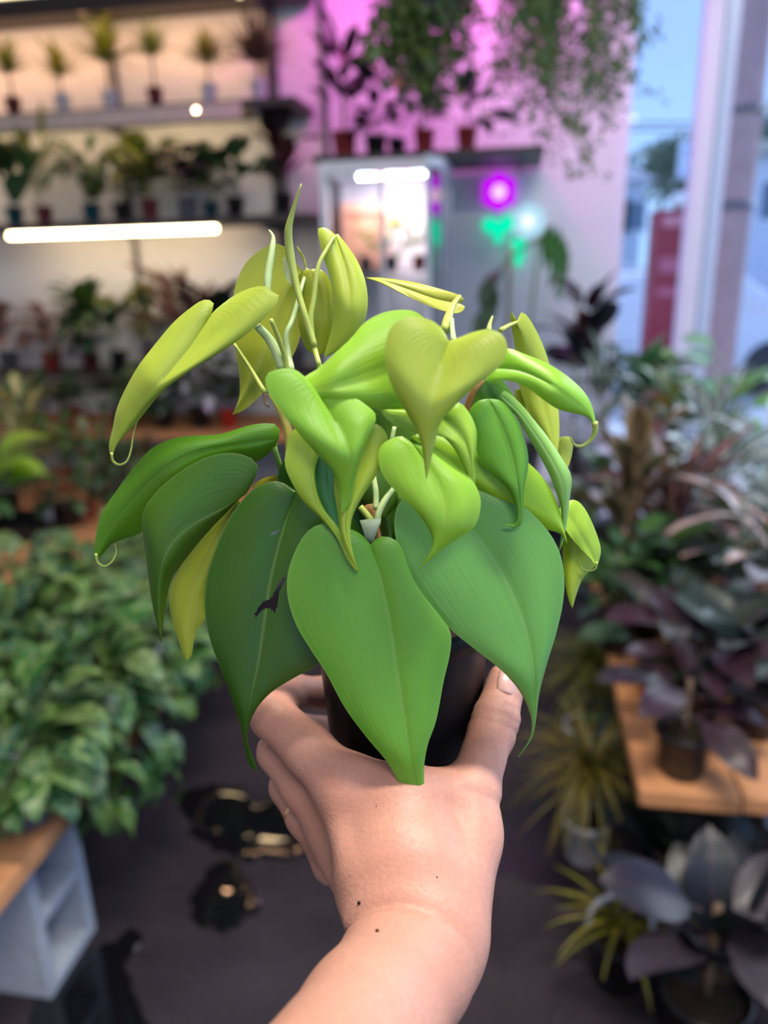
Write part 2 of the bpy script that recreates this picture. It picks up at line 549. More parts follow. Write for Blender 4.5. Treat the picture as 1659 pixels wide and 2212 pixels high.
puddle([(380, 1735), (430, 1695), (520, 1705), (560, 1735), (640, 1705), (690, 1760), (670, 1840), (590, 1860), (470, 1842), (420, 1800)],
       'dark puddle on the floor mirroring the lit tube', 1)
puddle([(440, 1890), (490, 1850), (540, 1900), (560, 1960), (500, 2010), (430, 2000), (410, 1950)], 'dark wet patch between the hand and the concrete block', 2)
puddle([(160, 2080), (230, 2030), (310, 2020), (270, 2090), (300, 2160), (320, 2290), (90, 2330), (70, 2180)], 'dark wet patch at the foot of the concrete block', 3)
puddle([(1080, 1770), (1180, 1730), (1250, 1800), (1260, 1900), (1240, 1960), (1140, 1900), (1060, 1880)], 'dark wet patch beside the white spiky plant pot', 4, WATER_DULL)

# ------------------------------------------------------------------ hero: heartleaf plant held up in its black nursery pot
def DP(v): return 0.375 + (v - 1100) * 5e-5
def hp(u, v, z): return at_depth(u, v, DP(v) + z * 0.01)          # z in cm, minus = nearer


RIM = at_depth(868, 1300, 0.392)
PLANT = thing('potted_philodendron', 'lime green heart-leaved potted plant held up in a hand', 'plant', (RIM.x, RIM.y, RIM.z - 0.092))
vs, fs = lathe_geo([(0.0, 0.0), (0.036, 0.0), (0.0385, 0.002), (0.0395, 0.006), (0.0445, 0.078), (0.0448, 0.079), (0.047, 0.080), (0.0475, 0.090), (0.047, 0.092),
                    (0.0452, 0.092), (0.0445, 0.085), (0.043, 0.078), (0.042, 0.07)], (RIM.x, RIM.y, RIM.z - 0.092), 64, 0.004, 32)
mk('pot', vs, fs, plain('black_pot_plastic_near', (0.003, 0.003, 0.0045), 0.42, 0.1, 60.0, 0.22), PLANT)
vs, fs = lathe_geo([(0.0, 0.079), (0.02, 0.081), (0.0425, 0.077)], (RIM.x, RIM.y, RIM.z - 0.092), 24)
mk('soil', vs, fs, SOIL, PLANT)

HERO = leaf_mat('philodendron_leaf', second=(0.50, 0.62, 0.22), pattern='rib', amount=0.13, rough=0.31, transl=0.3, jitter=0.0, spec=0.5, streak=0.15)
LIME, MID, GREEN, DARK, OLIVE, PALE = (0.40, 0.49, 0.045), (0.27, 0.47, 0.03), (0.15, 0.38, 0.03), (0.07, 0.24, 0.025), (0.34, 0.36, 0.03), (0.24, 0.45, 0.09)


HERO_GAIN = (1.22, 1.24, 1.3)
def hero_leaf(L, M, R, z=0.0, dM=(0,), eL=0.0, eR=0.0, bulge=0.35, color=MID, n=30, K=7, holes=()):
    """blade spanned between left edge, midrib and right edge, all running from the joint to the tip.
    dM: depth of the midrib along its length, eL/eR: how far each edge lies behind it, in cm"""
    m = catmull([(p[0], p[1], 0) for p in M], n + 1)[:, :2]
    J, T = m[0], m[-1]
    e = []
    for E_ in (L, R):
        e.append(catmull([(J[0], J[1], 0)] + [(p[0], p[1], 0) for p in E_] + [(T[0], T[1], 0)], n + 1)[:, :2])
    ts = np.linspace(0, 1, n + 1)
    dm = np.interp(ts, np.linspace(0, 1, len(dM)), dM) if len(dM) > 1 else np.full(n + 1, dM[0])
    if len(dM) > 2:
        dm = catmull([(i / (len(dM) - 1), d, 0) for i, d in enumerate(dM)], n + 1)[:, 1]
    V, UVs, Fa, uvp = [], [], [], []
    W = 2 * K + 1
    for i in range(n + 1):
        t = ts[i]
        w = math.sin(math.pi * min(1, max(0, t))) ** 0.5 if 0 < t < 1 else 0
        for j in range(-K, K + 1):
            s = j / K
            a = abs(s)
            E_ = e[0][i] if j < 0 else e[1][i]
            ed = eL if j < 0 else eR
            ed = ed if not isinstance(ed, (list, tuple)) else float(np.interp(t, np.linspace(0, 1, len(ed)), ed))
            q = m[i] * (1 - a) + E_ * a
            d = z + dm[i] + w * (0.6 * ed * a ** 1.5 - 0.45 * bulge * 4 * a * (1 - a) * (0.55 + 0.45 * (1 - t))) + 0.05 * w * a * math.sin(9 * t + 3 * s)
            V.append(hp(q[0], q[1], d)); UVs.append((s * 0.5 + 0.5, t)); uvp.append(q)
    def inside(q, poly):
        c = False
        for k in range(len(poly)):
            x1, y1 = poly[k]; x2, y2 = poly[k - 1]
            if (y1 > q[1]) != (y2 > q[1]) and q[0] < (x2 - x1) * (q[1] - y1) / (y2 - y1) + x1: c = not c
        return c
    for i in range(n):
        for j in range(W - 1):
            f = [i * W + j, i * W + j + 1, (i + 1) * W + j + 1, (i + 1) * W + j]
            if holes:
                c = sum((uvp[k] for k in f)) / 4
                if any(inside(c, h) for h in holes): continue
            Fa.append(f)
    V2 = [v - PLANT.location for v in V]
    me = mesh_data('leaf', V2, Fa, HERO, True, UVs)
    bm = bmesh.new(); bm.from_mesh(me)
    bmesh.ops.remove_doubles(bm, verts=bm.verts, dist=2e-5)
    bm.to_mesh(me); bm.free()
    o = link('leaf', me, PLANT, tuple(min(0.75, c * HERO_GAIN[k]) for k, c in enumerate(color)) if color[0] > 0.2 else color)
    md = o.modifiers.new('thickness', 'SOLIDIFY'); md.thickness = 0.0004; md.offset = 0
    md = o.modifiers.new('crisp_rim', 'EDGE_SPLIT'); md.split_angle = rad(55)
    return o


# nearest heart leaf, upper right
hero_leaf([(952, 708), (925, 690), (884, 684), (850, 700), (834, 735), (832, 775), (842, 820), (862, 862), (884, 900), (901, 930), (912, 965), (918, 1005)],
          [(969, 737), (955, 780), (938, 840), (926, 900), (921, 960), (921, 1035)],
          [(990, 731), (1022, 718), (1055, 712), (1083, 721), (1096, 747), (1088, 780), (1062, 806), (1030, 831), (1000, 858), (970, 888), (950, 915), (940, 950), (931, 990)],
          -7.0, (0.3, -0.4, -0.5, -0.3, 0.2), 0.5, 0.3, 0.3, (0.36, 0.44, 0.045))
# broad leaf behind it, tip curled at the left
hero_leaf([(925, 700), (895, 673), (850, 671), (815, 681), (785, 700), (757, 733), (722, 765), (690, 795), (662, 812), (645, 828)],
          [(935, 745), (880, 775), (800, 815), (720, 838), (660, 848), (640, 846), (634, 832), (645, 822)],
          [(945, 800), (930, 850), (905, 887), (850, 888), (800, 879), (745, 872), (700, 867), (660, 861), (640, 850), (636, 838)],
          -5.2, (0.8, -0.2, -0.6, -0.3, -0.2), 1.2, 0.4, 0.4, (0.25, 0.45, 0.03))
# leaf hanging under that one
hero_leaf([(640, 800), (600, 798), (574, 812), (580, 848), (605, 885), (648, 938), (688, 983), (714, 1010), (728, 1042), (733, 1078)],
          [(690, 850), (720, 905), (748, 960), (757, 1010), (749, 1060), (737, 1112)],
          [(745, 850), (790, 875), (812, 900), (795, 945), (775, 1000), (763, 1055), (755, 1090)],
          -6.0, (0.5, -0.3, -0.4, 0, 0.1), 0.3, 0.6, 0.3, (0.21, 0.42, 0.03))
# lime leaf behind it with right lobe free
hero_leaf([(745, 940), (725, 990), (722, 1050), (730, 1105), (737, 1155), (752, 1195)],
          [(790, 925), (785, 980), (768, 1040), (750, 1100), (747, 1150), (774, 1235)],
          [(812, 915), (832, 932), (838, 955), (832, 988), (815, 1022), (790, 1060), (768, 1098), (757, 1130), (757, 1168), (764, 1205)],
          -5.3, (0.2, 0, -0.3, -0.4, -0.4), 0.3, 0.3, 0.25, (0.34, 0.45, 0.035))
# lime half leaf at the left of the middle
hero_leaf([(632, 930), (619, 970), (616, 1005), (633, 1046), (659, 1085), (697, 1123), (727, 1160), (748, 1205)],
          [(690, 920), (676, 965), (672, 1017), (677, 1060), (692, 1100), (725, 1150), (772, 1238)],
          [(700, 945), (690, 980), (680, 1017), (684, 1060), (700, 1100), (735, 1150)],
          -4.9, (0.3, -0.2, -0.3, -0.2, -0.5), 0.2, 0.5, 0.2, (0.33, 0.46, 0.035))
# its other half, turned away, shade put into the darker green
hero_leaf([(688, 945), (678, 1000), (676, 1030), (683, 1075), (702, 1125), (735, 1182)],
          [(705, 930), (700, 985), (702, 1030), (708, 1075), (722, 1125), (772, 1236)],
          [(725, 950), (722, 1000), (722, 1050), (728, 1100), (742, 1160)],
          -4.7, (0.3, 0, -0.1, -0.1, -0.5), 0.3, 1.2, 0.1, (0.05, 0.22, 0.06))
# heart leaf in the middle
hero_leaf([(868, 943), (845, 948), (824, 962), (817, 985), (823, 1017), (841, 1046), (866, 1071), (893, 1097), (917, 1126), (932, 1153), (935, 1176), (926, 1202)],
          [(890, 958), (922, 1005), (950, 1060), (962, 1110), (950, 1160), (908, 1225)],
          [(925, 962), (975, 1000), (1015, 1032), (1035, 1068), (1037, 1100), (1024, 1138), (990, 1162), (955, 1186), (930, 1208)],
          -6.0, (0.5, -0.3, -0.5, -0.3, -0.2), 0.5, 0.6, 0.35, (0.25, 0.46, 0.03))
# lime leaf under the nearest heart
hero_leaf([(850, 885), (823, 888), (860, 923), (904, 934), (945, 935), (975, 960), (998, 998), (1010, 1030), (1012, 1055)],
          [(900, 885), (955, 903), (1000, 945), (1018, 1000), (1019, 1040), (1012, 1078)],
          [(930, 872), (985, 868), (1010, 888), (1027, 925), (1028, 965), (1023, 1000), (1027, 1035), (1020, 1060)],
          -5.5, (0.3, -0.1, -0.3, -0.3, -0.1), 0.3, 0.5, 0.3, (0.29, 0.47, 0.035))
# darker leaf right of it with a hooked tip
hero_leaf([(1030, 868), (1012, 895), (1022, 940), (1036, 995), (1062, 1022), (1092, 1048), (1110, 1080), (1117, 1108), (1112, 1132)],
          [(1055, 862), (1080, 915), (1103, 975), (1117, 1035), (1124, 1085), (1122, 1125), (1112, 1140), (1090, 1131)],
          [(1085, 868), (1118, 910), (1138, 970), (1140, 1010), (1131, 1058), (1129, 1100), (1124, 1135)],
          -4.6, (0.4, 0, -0.3, -0.2, -0.2), 0.3, 0.5, 0.3, (0.13, 0.36, 0.02))
# long leaf seen along its length, running down to the right
hero_leaf([(885, 950), (912, 986), (960, 1015), (1030, 1056), (1080, 1086), (1130, 1111), (1180, 1142), (1212, 1153)],
          [(890, 942), (960, 985), (1050, 1040), (1130, 1082), (1185, 1115), (1214, 1143), (1226, 1180)],
          [(930, 935), (1010, 960), (1100, 975), (1150, 1008), (1185, 1050), (1206, 1095), (1217, 1140)],
          -3.9, (0, -0.2, -0.3, -0.2, 0, 0.1), 0.5, 0.9, 0.2, (0.27, 0.47, 0.02))
# rightmost pair
hero_leaf([(1208, 1100), (1214, 1170), (1219, 1235), (1226, 1285)],
          [(1228, 1085), (1240, 1150), (1244, 1220), (1238, 1270), (1236, 1315)],
          [(1262, 1100), (1284, 1145), (1297, 1190), (1282, 1224), (1258, 1250), (1244, 1285)],
          -1.2, (0, 0, 0.2, 0.1, 0), 0.3, 0.6, 0.2, (0.30, 0.40, 0.02))
hero_leaf([(1205, 1110), (1225, 1150), (1252, 1183), (1275, 1207), (1286, 1224)],
          [(1215, 1090), (1245, 1140), (1272, 1185), (1289, 1222)],
          [(1240, 1080), (1262, 1098), (1284, 1142), (1297, 1185), (1293, 1212)],
          -2.0, (0, -0.1, -0.2, 0, 0.2), -0.3, 0.8, 0.1, (0.30, 0.46, 0.03))
# arched leaf on the right with a long curled tip
hero_leaf([(1052, 822), (1100, 822), (1140, 838), (1170, 860), (1205, 883), (1240, 892), (1266, 898), (1280, 908)],
          [(1065, 795), (1120, 800), (1180, 825), (1235, 862), (1270, 892), (1285, 922)],
          [(1080, 765), (1097, 753), (1132, 765), (1180, 785), (1222, 811), (1256, 841), (1276, 872), (1285, 905)],
          -4.4, (0.6, 0, -0.4, -0.3, 0.1, 0.2), 0.2, 0.9, 0.25, (0.22, 0.45, 0.025))
# upright lime leaf behind, right
hero_leaf([(1110, 682), (1102, 672), (1105, 705), (1112, 745), (1116, 800), (1130, 860), (1160, 915), (1186, 955)],
          [(1116, 697), (1135, 740), (1155, 800), (1172, 860), (1188, 925), (1202, 990)],
          [(1122, 682), (1130, 674), (1150, 700), (1172, 745), (1187, 790), (1200, 850), (1207, 900), (1207, 950)],
          -0.4, (0, 0.3, 0.5, 0.3, 0), 0.4, 0.5, 0.2, (0.40, 0.48, 0.05))
hero_leaf([(1112, 845), (1120, 885), (1145, 905)], [(1125, 840), (1140, 870), (1160, 905)], [(1150, 835), (1165, 850), (1172, 880)],
          0.6, (0, 0.2, 0), 0.2, 0.3, 0.1, (0.38, 0.44, 0.05), 14, 4)
hero_leaf([(1200, 955), (1202, 990), (1208, 1018)], [(1215, 943), (1220, 980), (1214, 1028)], [(1235, 946), (1236, 975), (1228, 1005)],
          0.8, (0, 0.1, 0), 0.2, 0.2, 0.1, (0.42, 0.48, 0.06), 14, 4)
# pale leaf falling on the right
hero_leaf([(1080, 868), (1112, 893), (1133, 930), (1162, 978), (1187, 1024), (1202, 1063), (1213, 1102), (1213, 1150), (1206, 1196)],
          [(1077, 850), (1105, 875), (1140, 915), (1178, 970), (1208, 1025), (1221, 1075), (1219, 1130), (1210, 1185), (1189, 1224)],
          [(1092, 845), (1124, 872), (1155, 910), (1184, 946), (1214, 992), (1234, 1031), (1229, 1081), (1223, 1131), (1213, 1178)],
          -3.4, (0.4, 0, -0.3, -0.3, 0, 0.1), 0.4, 0.4, 0.15, PALE)
# big leaf, right front
hero_leaf([(905, 1056), (866, 1082), (852, 1118), (858, 1178), (880, 1238), (919, 1294), (975, 1360), (1030, 1405), (1085, 1449), (1124, 1494), (1146, 1543), (1149, 1582), (1137, 1612)],
          [(955, 1075), (1010, 1135), (1060, 1200), (1105, 1280), (1138, 1370), (1154, 1460), (1156, 1540), (1148, 1590), (1120, 1635)],
          [(1010, 1045), (1085, 1062), (1150, 1110), (1196, 1166), (1216, 1224), (1217, 1290), (1203, 1360), (1181, 1433), (1164, 1499), (1157, 1555), (1148, 1596)],
          -4.6, (0.9, -0.1, -0.6, -0.7, -0.5, -0.2), 0.3, 0.7, 0.4, (0.15, 0.40, 0.075), 40, 10)
# biggest leaf, front middle
hero_leaf([(782, 1156), (748, 1140), (700, 1131), (665, 1147), (640, 1185), (622, 1238), (622, 1292), (641, 1352), (678, 1413), (704, 1452), (745, 1528), (792, 1592), (840, 1650), (870, 1708), (892, 1745)],
          [(800, 1176), (817, 1230), (838, 1320), (853, 1420), (868, 1520), (886, 1630), (908, 1750)],
          [(820, 1160), (845, 1162), (866, 1180), (884, 1233), (908, 1277), (952, 1333), (973, 1366), (972, 1410), (958, 1471), (942, 1555), (923, 1610), (915, 1665), (918, 1738)],
          -5.4, (0.9, 0, -0.6, -0.9, -0.9, -0.6), 0.5, 0.6, 0.42, (0.145, 0.39, 0.03), 44, 12)
# big leaf, left front, shade put into its dark colour, with chewed holes
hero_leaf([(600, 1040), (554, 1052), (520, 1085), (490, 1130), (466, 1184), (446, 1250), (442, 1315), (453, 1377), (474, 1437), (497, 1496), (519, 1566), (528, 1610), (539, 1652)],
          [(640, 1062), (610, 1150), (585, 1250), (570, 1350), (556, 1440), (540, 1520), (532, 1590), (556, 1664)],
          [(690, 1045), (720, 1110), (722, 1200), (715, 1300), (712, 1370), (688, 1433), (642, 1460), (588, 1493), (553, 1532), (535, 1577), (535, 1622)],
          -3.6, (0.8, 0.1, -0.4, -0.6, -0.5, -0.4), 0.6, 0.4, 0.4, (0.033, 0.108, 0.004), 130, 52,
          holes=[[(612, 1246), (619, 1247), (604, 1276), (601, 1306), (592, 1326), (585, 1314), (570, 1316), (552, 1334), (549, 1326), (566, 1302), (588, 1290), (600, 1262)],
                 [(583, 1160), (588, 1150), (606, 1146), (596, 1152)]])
# left middle leaf, shade put into its dark colour
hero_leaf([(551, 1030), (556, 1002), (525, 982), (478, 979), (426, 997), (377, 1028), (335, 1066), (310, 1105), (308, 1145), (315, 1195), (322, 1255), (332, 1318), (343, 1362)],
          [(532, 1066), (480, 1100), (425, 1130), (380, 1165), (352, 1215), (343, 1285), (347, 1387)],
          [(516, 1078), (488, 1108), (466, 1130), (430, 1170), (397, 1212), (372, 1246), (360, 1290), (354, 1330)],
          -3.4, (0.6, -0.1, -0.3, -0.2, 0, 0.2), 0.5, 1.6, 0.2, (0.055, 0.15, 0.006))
# broad leaf reaching left above it
hero_leaf([(600, 918), (548, 917), (478, 938), (426, 941), (377, 947), (330, 968), (292, 1007), (250, 1063), (219, 1112), (206, 1168), (204, 1195)],
          [(602, 948), (520, 960), (430, 975), (350, 1020), (285, 1085), (235, 1150), (208, 1206)],
          [(592, 965), (560, 995), (520, 1000), (460, 1030), (380, 1090), (310, 1147), (267, 1164), (240, 1175), (220, 1198)],
          -1.6, (0.6, 0, -0.2, 0, 0.3, 0.5), 0.5, 1.3, 0.3, (0.105, 0.29, 0.010))
hero_leaf([(600, 955), (575, 950), (520, 955), (480, 975)], [(600, 960), (570, 968), (520, 980), (470, 1000)], [(592, 968), (575, 982), (550, 998), (510, 1000)],
          -0.8, (0, 0, 0), 0.2, 0.2, 0.1, (0.26, 0.36, 0.02), 16, 4)
# olive leaf behind
hero_leaf([(485, 1105), (420, 1180), (376, 1250), (366, 1302), (379, 1362), (396, 1412)],
          [(515, 1080), (455, 1190), (418, 1280), (405, 1350), (404, 1426)],
          [(540, 1120), (490, 1200), (455, 1270), (441, 1338), (422, 1366), (414, 1415)],
          -1.8, (0, 0.2, 0.3, 0.2, 0), 0.5, 0.3, 0.2, (0.25, 0.30, 0.02))
# long leaf, upper left
hero_leaf([(461, 654), (440, 648), (411, 666), (375, 697), (337, 742), (300, 790), (270, 843), (252, 886), (244, 925), (236, 960), (238, 980)],
          [(456, 678), (418, 740), (370, 800), (318, 862), (275, 920), (248, 965), (242, 990)],
          [(480, 658), (508, 638), (543, 622), (575, 618), (585, 628), (604, 640), (592, 663), (560, 698), (524, 728), (469, 764), (415, 797), (368, 829), (332, 866), (305, 900), (278, 931), (253, 957), (246, 976)],
          -1.8, (0.8, 0.1, -0.3, -0.3, 0, 0.2, 0.6), 0.8, 0.8, 0.3, (0.36, 0.44, 0.045), 40)
# leaves turned away at the top
hero_leaf([(630, 560), (607, 527), (562, 540), (527, 574), (506, 628), (503, 690), (507, 745), (516, 800), (518, 845), (510, 884)],
          [(655, 585), (610, 640), (580, 720), (555, 800), (502, 896)],
          [(664, 600), (664, 650), (645, 740), (605, 815), (565, 853), (530, 884)],
          2.2, (0.4, 0.3, 0, 0, 0.2), 0.4, 0.4, -0.3, (0.33, 0.37, 0.03))
hero_leaf([(648, 548), (655, 555)], [(640, 530), (655, 560), (664, 600)], [(655, 552), (662, 575)], 2.3, (0, 0, 0), 0, 0, 0, (0.34, 0.38, 0.03), 10, 3)
hero_leaf([(655, 588), (645, 640), (645, 700), (660, 750)], [(670, 582), (690, 640), (695, 700), (685, 770)], [(694, 583), (712, 606), (722, 655), (724, 705), (717, 742), (703, 760)],
          1.2, (0.2, 0.1, 0, 0.2), 0.3, 0.4, 0.2, (0.30, 0.34, 0.02))
hero_leaf([(712, 497), (700, 492), (687, 494), (690, 520), (699, 555), (713, 602), (719, 650), (718, 700), (705, 752)],
          [(724, 508), (742, 565), (754, 635), (748, 705), (700, 772)],
          [(727, 503), (746, 526), (771, 563), (788, 605), (794, 650), (788, 690), (766, 726), (738, 753), (714, 766)],
          0.6, (0.4, 0, -0.3, -0.2, 0.2), 0.5, 0.5, 0.3, (0.40, 0.48, 0.05))
hero_leaf([(1003, 648), (990, 637), (948, 624), (893, 610), (828, 601)], [(990, 655), (940, 645), (880, 624), (830, 607), (790, 600)],
          [(1005, 664), (988, 677), (951, 670), (912, 655), (866, 633), (823, 611)],
          1.2, (0.3, 0, 0, 0.2), 0.4, -0.4, 0.15, (0.38, 0.40, 0.035))
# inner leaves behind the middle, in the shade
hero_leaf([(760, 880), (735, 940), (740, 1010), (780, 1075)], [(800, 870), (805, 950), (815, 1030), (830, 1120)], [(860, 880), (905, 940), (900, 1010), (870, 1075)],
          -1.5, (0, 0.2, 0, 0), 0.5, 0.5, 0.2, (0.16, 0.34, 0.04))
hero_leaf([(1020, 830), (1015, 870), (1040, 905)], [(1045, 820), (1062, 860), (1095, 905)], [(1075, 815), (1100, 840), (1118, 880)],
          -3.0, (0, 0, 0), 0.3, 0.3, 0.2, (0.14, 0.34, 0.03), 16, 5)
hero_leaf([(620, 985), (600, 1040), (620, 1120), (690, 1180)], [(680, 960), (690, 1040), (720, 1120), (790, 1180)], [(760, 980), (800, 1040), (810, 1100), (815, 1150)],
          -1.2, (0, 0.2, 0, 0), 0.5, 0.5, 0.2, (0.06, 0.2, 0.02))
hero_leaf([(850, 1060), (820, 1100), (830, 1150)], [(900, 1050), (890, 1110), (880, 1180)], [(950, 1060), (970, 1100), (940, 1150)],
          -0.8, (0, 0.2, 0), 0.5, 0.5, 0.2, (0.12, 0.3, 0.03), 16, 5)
# torn bits seen low between the others
hero_leaf([(545, 1055), (565, 1035)], [(560, 1058), (590, 1042), (616, 1022)], [(580, 1056), (612, 1042)], -0.4, (0, 0), 0, 0, 0.05, (0.36, 0.34, 0.02), 10, 3)

# stalks
PET = plain('lime_stalk', (0.36, 0.43, 0.08), 0.4, 0.15, 60.0)
PET_PALE = plain('pale_stalk', (0.40, 0.52, 0.22), 0.45, 0.12, 60.0)
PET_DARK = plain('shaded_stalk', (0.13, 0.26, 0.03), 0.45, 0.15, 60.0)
SHEATH = plain('papery_sheath', (0.36, 0.44, 0.28), 0.7, 0.15, 60.0)
RUST = plain('rusty_stalk', (0.42, 0.20, 0.06), 0.6, 0.3, 60.0)
def stalk(pts, r, mat=PET, name='petiole'):
    vs, fs = tube_geo([hp(*p) for p in pts], r, 8)
    return mk(name, vs, fs, mat, PLANT)
stalk([(724, 508, 0.8), (705, 540, 0.3), (687, 578, 0), (677, 650, -0.2), (671, 690, -0.3), (678, 745, -0.4), (690, 790, -1)], [0.0007, 0.0012, 0.0014, 0.0013])
stalk([(664, 582, 1.8), (650, 625, 1), (632, 690, 0.5), (618, 722, 0.2), (622, 760, 0.1), (630, 800, -0.5)], [0.0008, 0.0012, 0.0016], PET_PALE)
stalk([(556, 705, -1), (578, 728, -0.6), (594, 755, -0.5), (608, 795, -0.5)], [0.0018, 0.0024, 0.002], PET_PALE)
stalk([(585, 690, -1.4), (600, 725, -1), (615, 770, -0.6), (620, 800, -0.5)], [0.001, 0.0013], PET)
stalk([(505, 742, 1.6), (540, 795, 1.4), (572, 848, 1.0)], [0.0008, 0.0012], PET)
stalk([(1117, 696, -0.4), (1100, 703, -2), (1082, 713, -4)], [0.0008, 0.0011], plain('olive_stalk', (0.34, 0.38, 0.05), 0.45))
stalk([(1064, 683, -3), (1058, 700, -3.5), (1056, 715, -4)], [0.0004, 0.0012], PET)
stalk([(993, 640, 0.8), (978, 660, 0), (967, 690, -1.5), (962, 712, -3)], [0.0010, 0.0017, 0.0022, 0.0022], PET)
stalk([(976, 690, -2.5), (977, 712, -3.5), (980, 735, -5)], [0.001, 0.0012], PET_PALE)
stalk([(592, 965, -0.8), (604, 1005, -0.6), (616, 1045, -0.4), (640, 1120, -0.6)], [0.0014, 0.0016], PET_DARK)
stalk([(585, 850, 0.4), (605, 885, 0.2), (622, 930, 0), (628, 990, 0), (640, 1080, 0), (700, 1260, 0)], [0.0016, 0.0026, 0.0024, 0.0024], plain('yellow_stem', (0.40, 0.34, 0.06), 0.55), 'stem')
stalk([(574, 850, 0.6), (573, 870, 0.5), (581, 878, 0.4)], [0.0009, 0.0006], STEM_BROWN, 'root')
stalk([(855, 1050, -2.5), (832, 1080, -3), (818, 1110, -3.3), (815, 1135, -3.4)], [0.0012, 0.0016, 0.0015], PET_PALE)
stalk([(806, 1030, -2.2), (812, 1065, -2.6), (812, 1100, -3)], [0.0014, 0.0014], PET_PALE)
stalk([(852, 922, -3), (845, 960, -3.2), (838, 1010, -2.8)], [0.001, 0.0012], PET_PALE)
stalk([(778, 1095, -2.4), (795, 1115, -2.6), (808, 1130, -2.8)], [0.0016, 0.0018], PET)
stalk([(798, 1090, -2), (806, 1130, -2), (830, 1250, -1.5)], [0.0024, 0.0024], RUST, 'stem')
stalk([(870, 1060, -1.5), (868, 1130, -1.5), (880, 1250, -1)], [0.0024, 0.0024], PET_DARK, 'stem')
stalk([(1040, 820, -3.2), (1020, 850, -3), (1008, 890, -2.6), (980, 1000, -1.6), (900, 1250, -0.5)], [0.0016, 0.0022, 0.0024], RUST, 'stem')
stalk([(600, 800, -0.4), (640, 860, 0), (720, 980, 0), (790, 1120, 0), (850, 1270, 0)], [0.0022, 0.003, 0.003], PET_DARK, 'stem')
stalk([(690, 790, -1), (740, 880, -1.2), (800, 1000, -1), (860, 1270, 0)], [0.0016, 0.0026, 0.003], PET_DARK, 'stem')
# curled drip tips
for pts in ([(241, 978, -1.6), (244, 996, -1.5), (258, 1004, -1.3), (274, 996, -1.1), (283, 972, -1.0), (288, 940, -1.0), (295, 915, -1.1), (307, 893, -1.2)],
            [(207, 1196, -1.2), (211, 1215, -1.1), (226, 1223, -0.9), (242, 1213, -0.7), (251, 1192, -0.6), (246, 1168, -0.7)],
            [(1285, 912, -4.2), (1286, 928, -4.1), (1279, 946, -4.0), (1260, 962, -4.0), (1242, 961, -4.1), (1231, 943, -4.2)],
            [(1289, 1214, -1.9), (1285, 1229, -1.8), (1268, 1233, -1.7), (1254, 1224, -1.7), (1249, 1207, -1.8)]):
    stalk(pts, [0.0013, 0.0010, 0.0007, 0.0003] if pts[0][0] == 1285 else [0.0007, 0.0005, 0.0004, 0.0002], PET, 'drip_tip')
# rolled new leaves
stalk([(651, 397, -0.6), (643, 423, -0.5), (630, 465, -0.3), (623, 500, -0.2), (627, 550, -0.1), (640, 615, -0.2), (655, 670, -0.4), (668, 712, -0.4), (680, 748, -0.5)],
      [0.0003, 0.0009, 0.0018, 0.0020, 0.0017, 0.0015, 0.0017, 0.0015], PET, 'rolled_leaf')
stalk([(581, 497, 0.1), (590, 512, 0), (587, 545, -0.2), (579, 595, -0.4), (577, 640, -0.6)], [0.0004, 0.0014, 0.0017, 0.0019, 0.0014], PET_PALE, 'rolled_leaf')
hero_leaf([(612, 560), (612, 585), (622, 610)], [(614, 552), (620, 580), (630, 615)], [(616, 556), (626, 580), (634, 605)], -0.2, (0, 0), 0, 0, 0.02, (0.42, 0.46, 0.2), 8, 2)
sv = [hp(u, v, z) for u, v, z in [(777, 1124, -4.3), (798, 1121, -4.7), (824, 1121, -4.3), (816, 1142, -4.6), (808, 1165, -4.5), (798, 1175, -4.3), (790, 1165, -4.5), (784, 1145, -4.6)]]
sv2 = [v + CF * 0.0012 for v in sv]
k = len(sv)
mk('sheath', sv + sv2, [list(range(k)), [k + i for i in range(k)][::-1]] + [[i, k + i, k + (i + 1) % k, (i + 1) % k] for i in range(k)], SHEATH, PLANT)

# ------------------------------------------------------------------ the hand and forearm: one continuous surface
# built in camera-aligned axes (x right, y up, z away), metres, then placed in the world
def hc(u, v, d): return np.array([(u - 829.5) / FPX * d, -(v - 1106) / FPX * d, d], dtype=np.float32)


HB0 = np.array([-0.095, -0.245, 0.225], dtype=np.float32)
HB1 = np.array([0.078, -0.070, 0.495], dtype=np.float32)
HH = 0.0014
HNx, HNy, HNz = [int(math.ceil(v / HH)) + 1 for v in (HB1 - HB0)]
_gx = HB0[0] + HH * np.arange(HNx, dtype=np.float32)
_gy = HB0[1] + HH * np.arange(HNy, dtype=np.float32)
_gz = HB0[2] + HH * np.arange(HNz, dtype=np.float32)
GX, GY, GZ = np.meshgrid(_gx, _gy, _gz, indexing='ij')


def capsule(a, b, ra, rb, flat=1.0):
    """signed distance to a tapered capsule; flat > 1 thins it along the view axis"""
    a, b = hc(*a), hc(*b)
    sc = np.array([1, 1, flat], dtype=np.float32)
    a2, b2 = a * sc, b * sc
    ba = b2 - a2
    q = ((GX - a2[0]) * ba[0] + (GY - a2[1]) * ba[1] + (GZ * flat - a2[2]) * ba[2]) / float(ba @ ba)
    np.clip(q, 0, 1, out=q)
    d = np.sqrt((GX - a2[0] - ba[0] * q) ** 2 + (GY - a2[1] - ba[1] * q) ** 2 + (GZ * flat - a2[2] - ba[2] * q) ** 2)
    return d - (ra + (rb - ra) * q)


def smin(a, b, k):
    h = np.clip(0.5 + 0.5 * (b - a) / k, 0, 1)
    return b + (a - b) * h - k * h * (1 - h)


def chain(pts, rs, k=0.003, flat=1.0):
    d = None
    for i in range(len(pts) - 1):
        c = capsule(pts[i], pts[i + 1], rs[i], rs[i + 1], flat)
        d = c if d is None else smin(d, c, k)
    return d


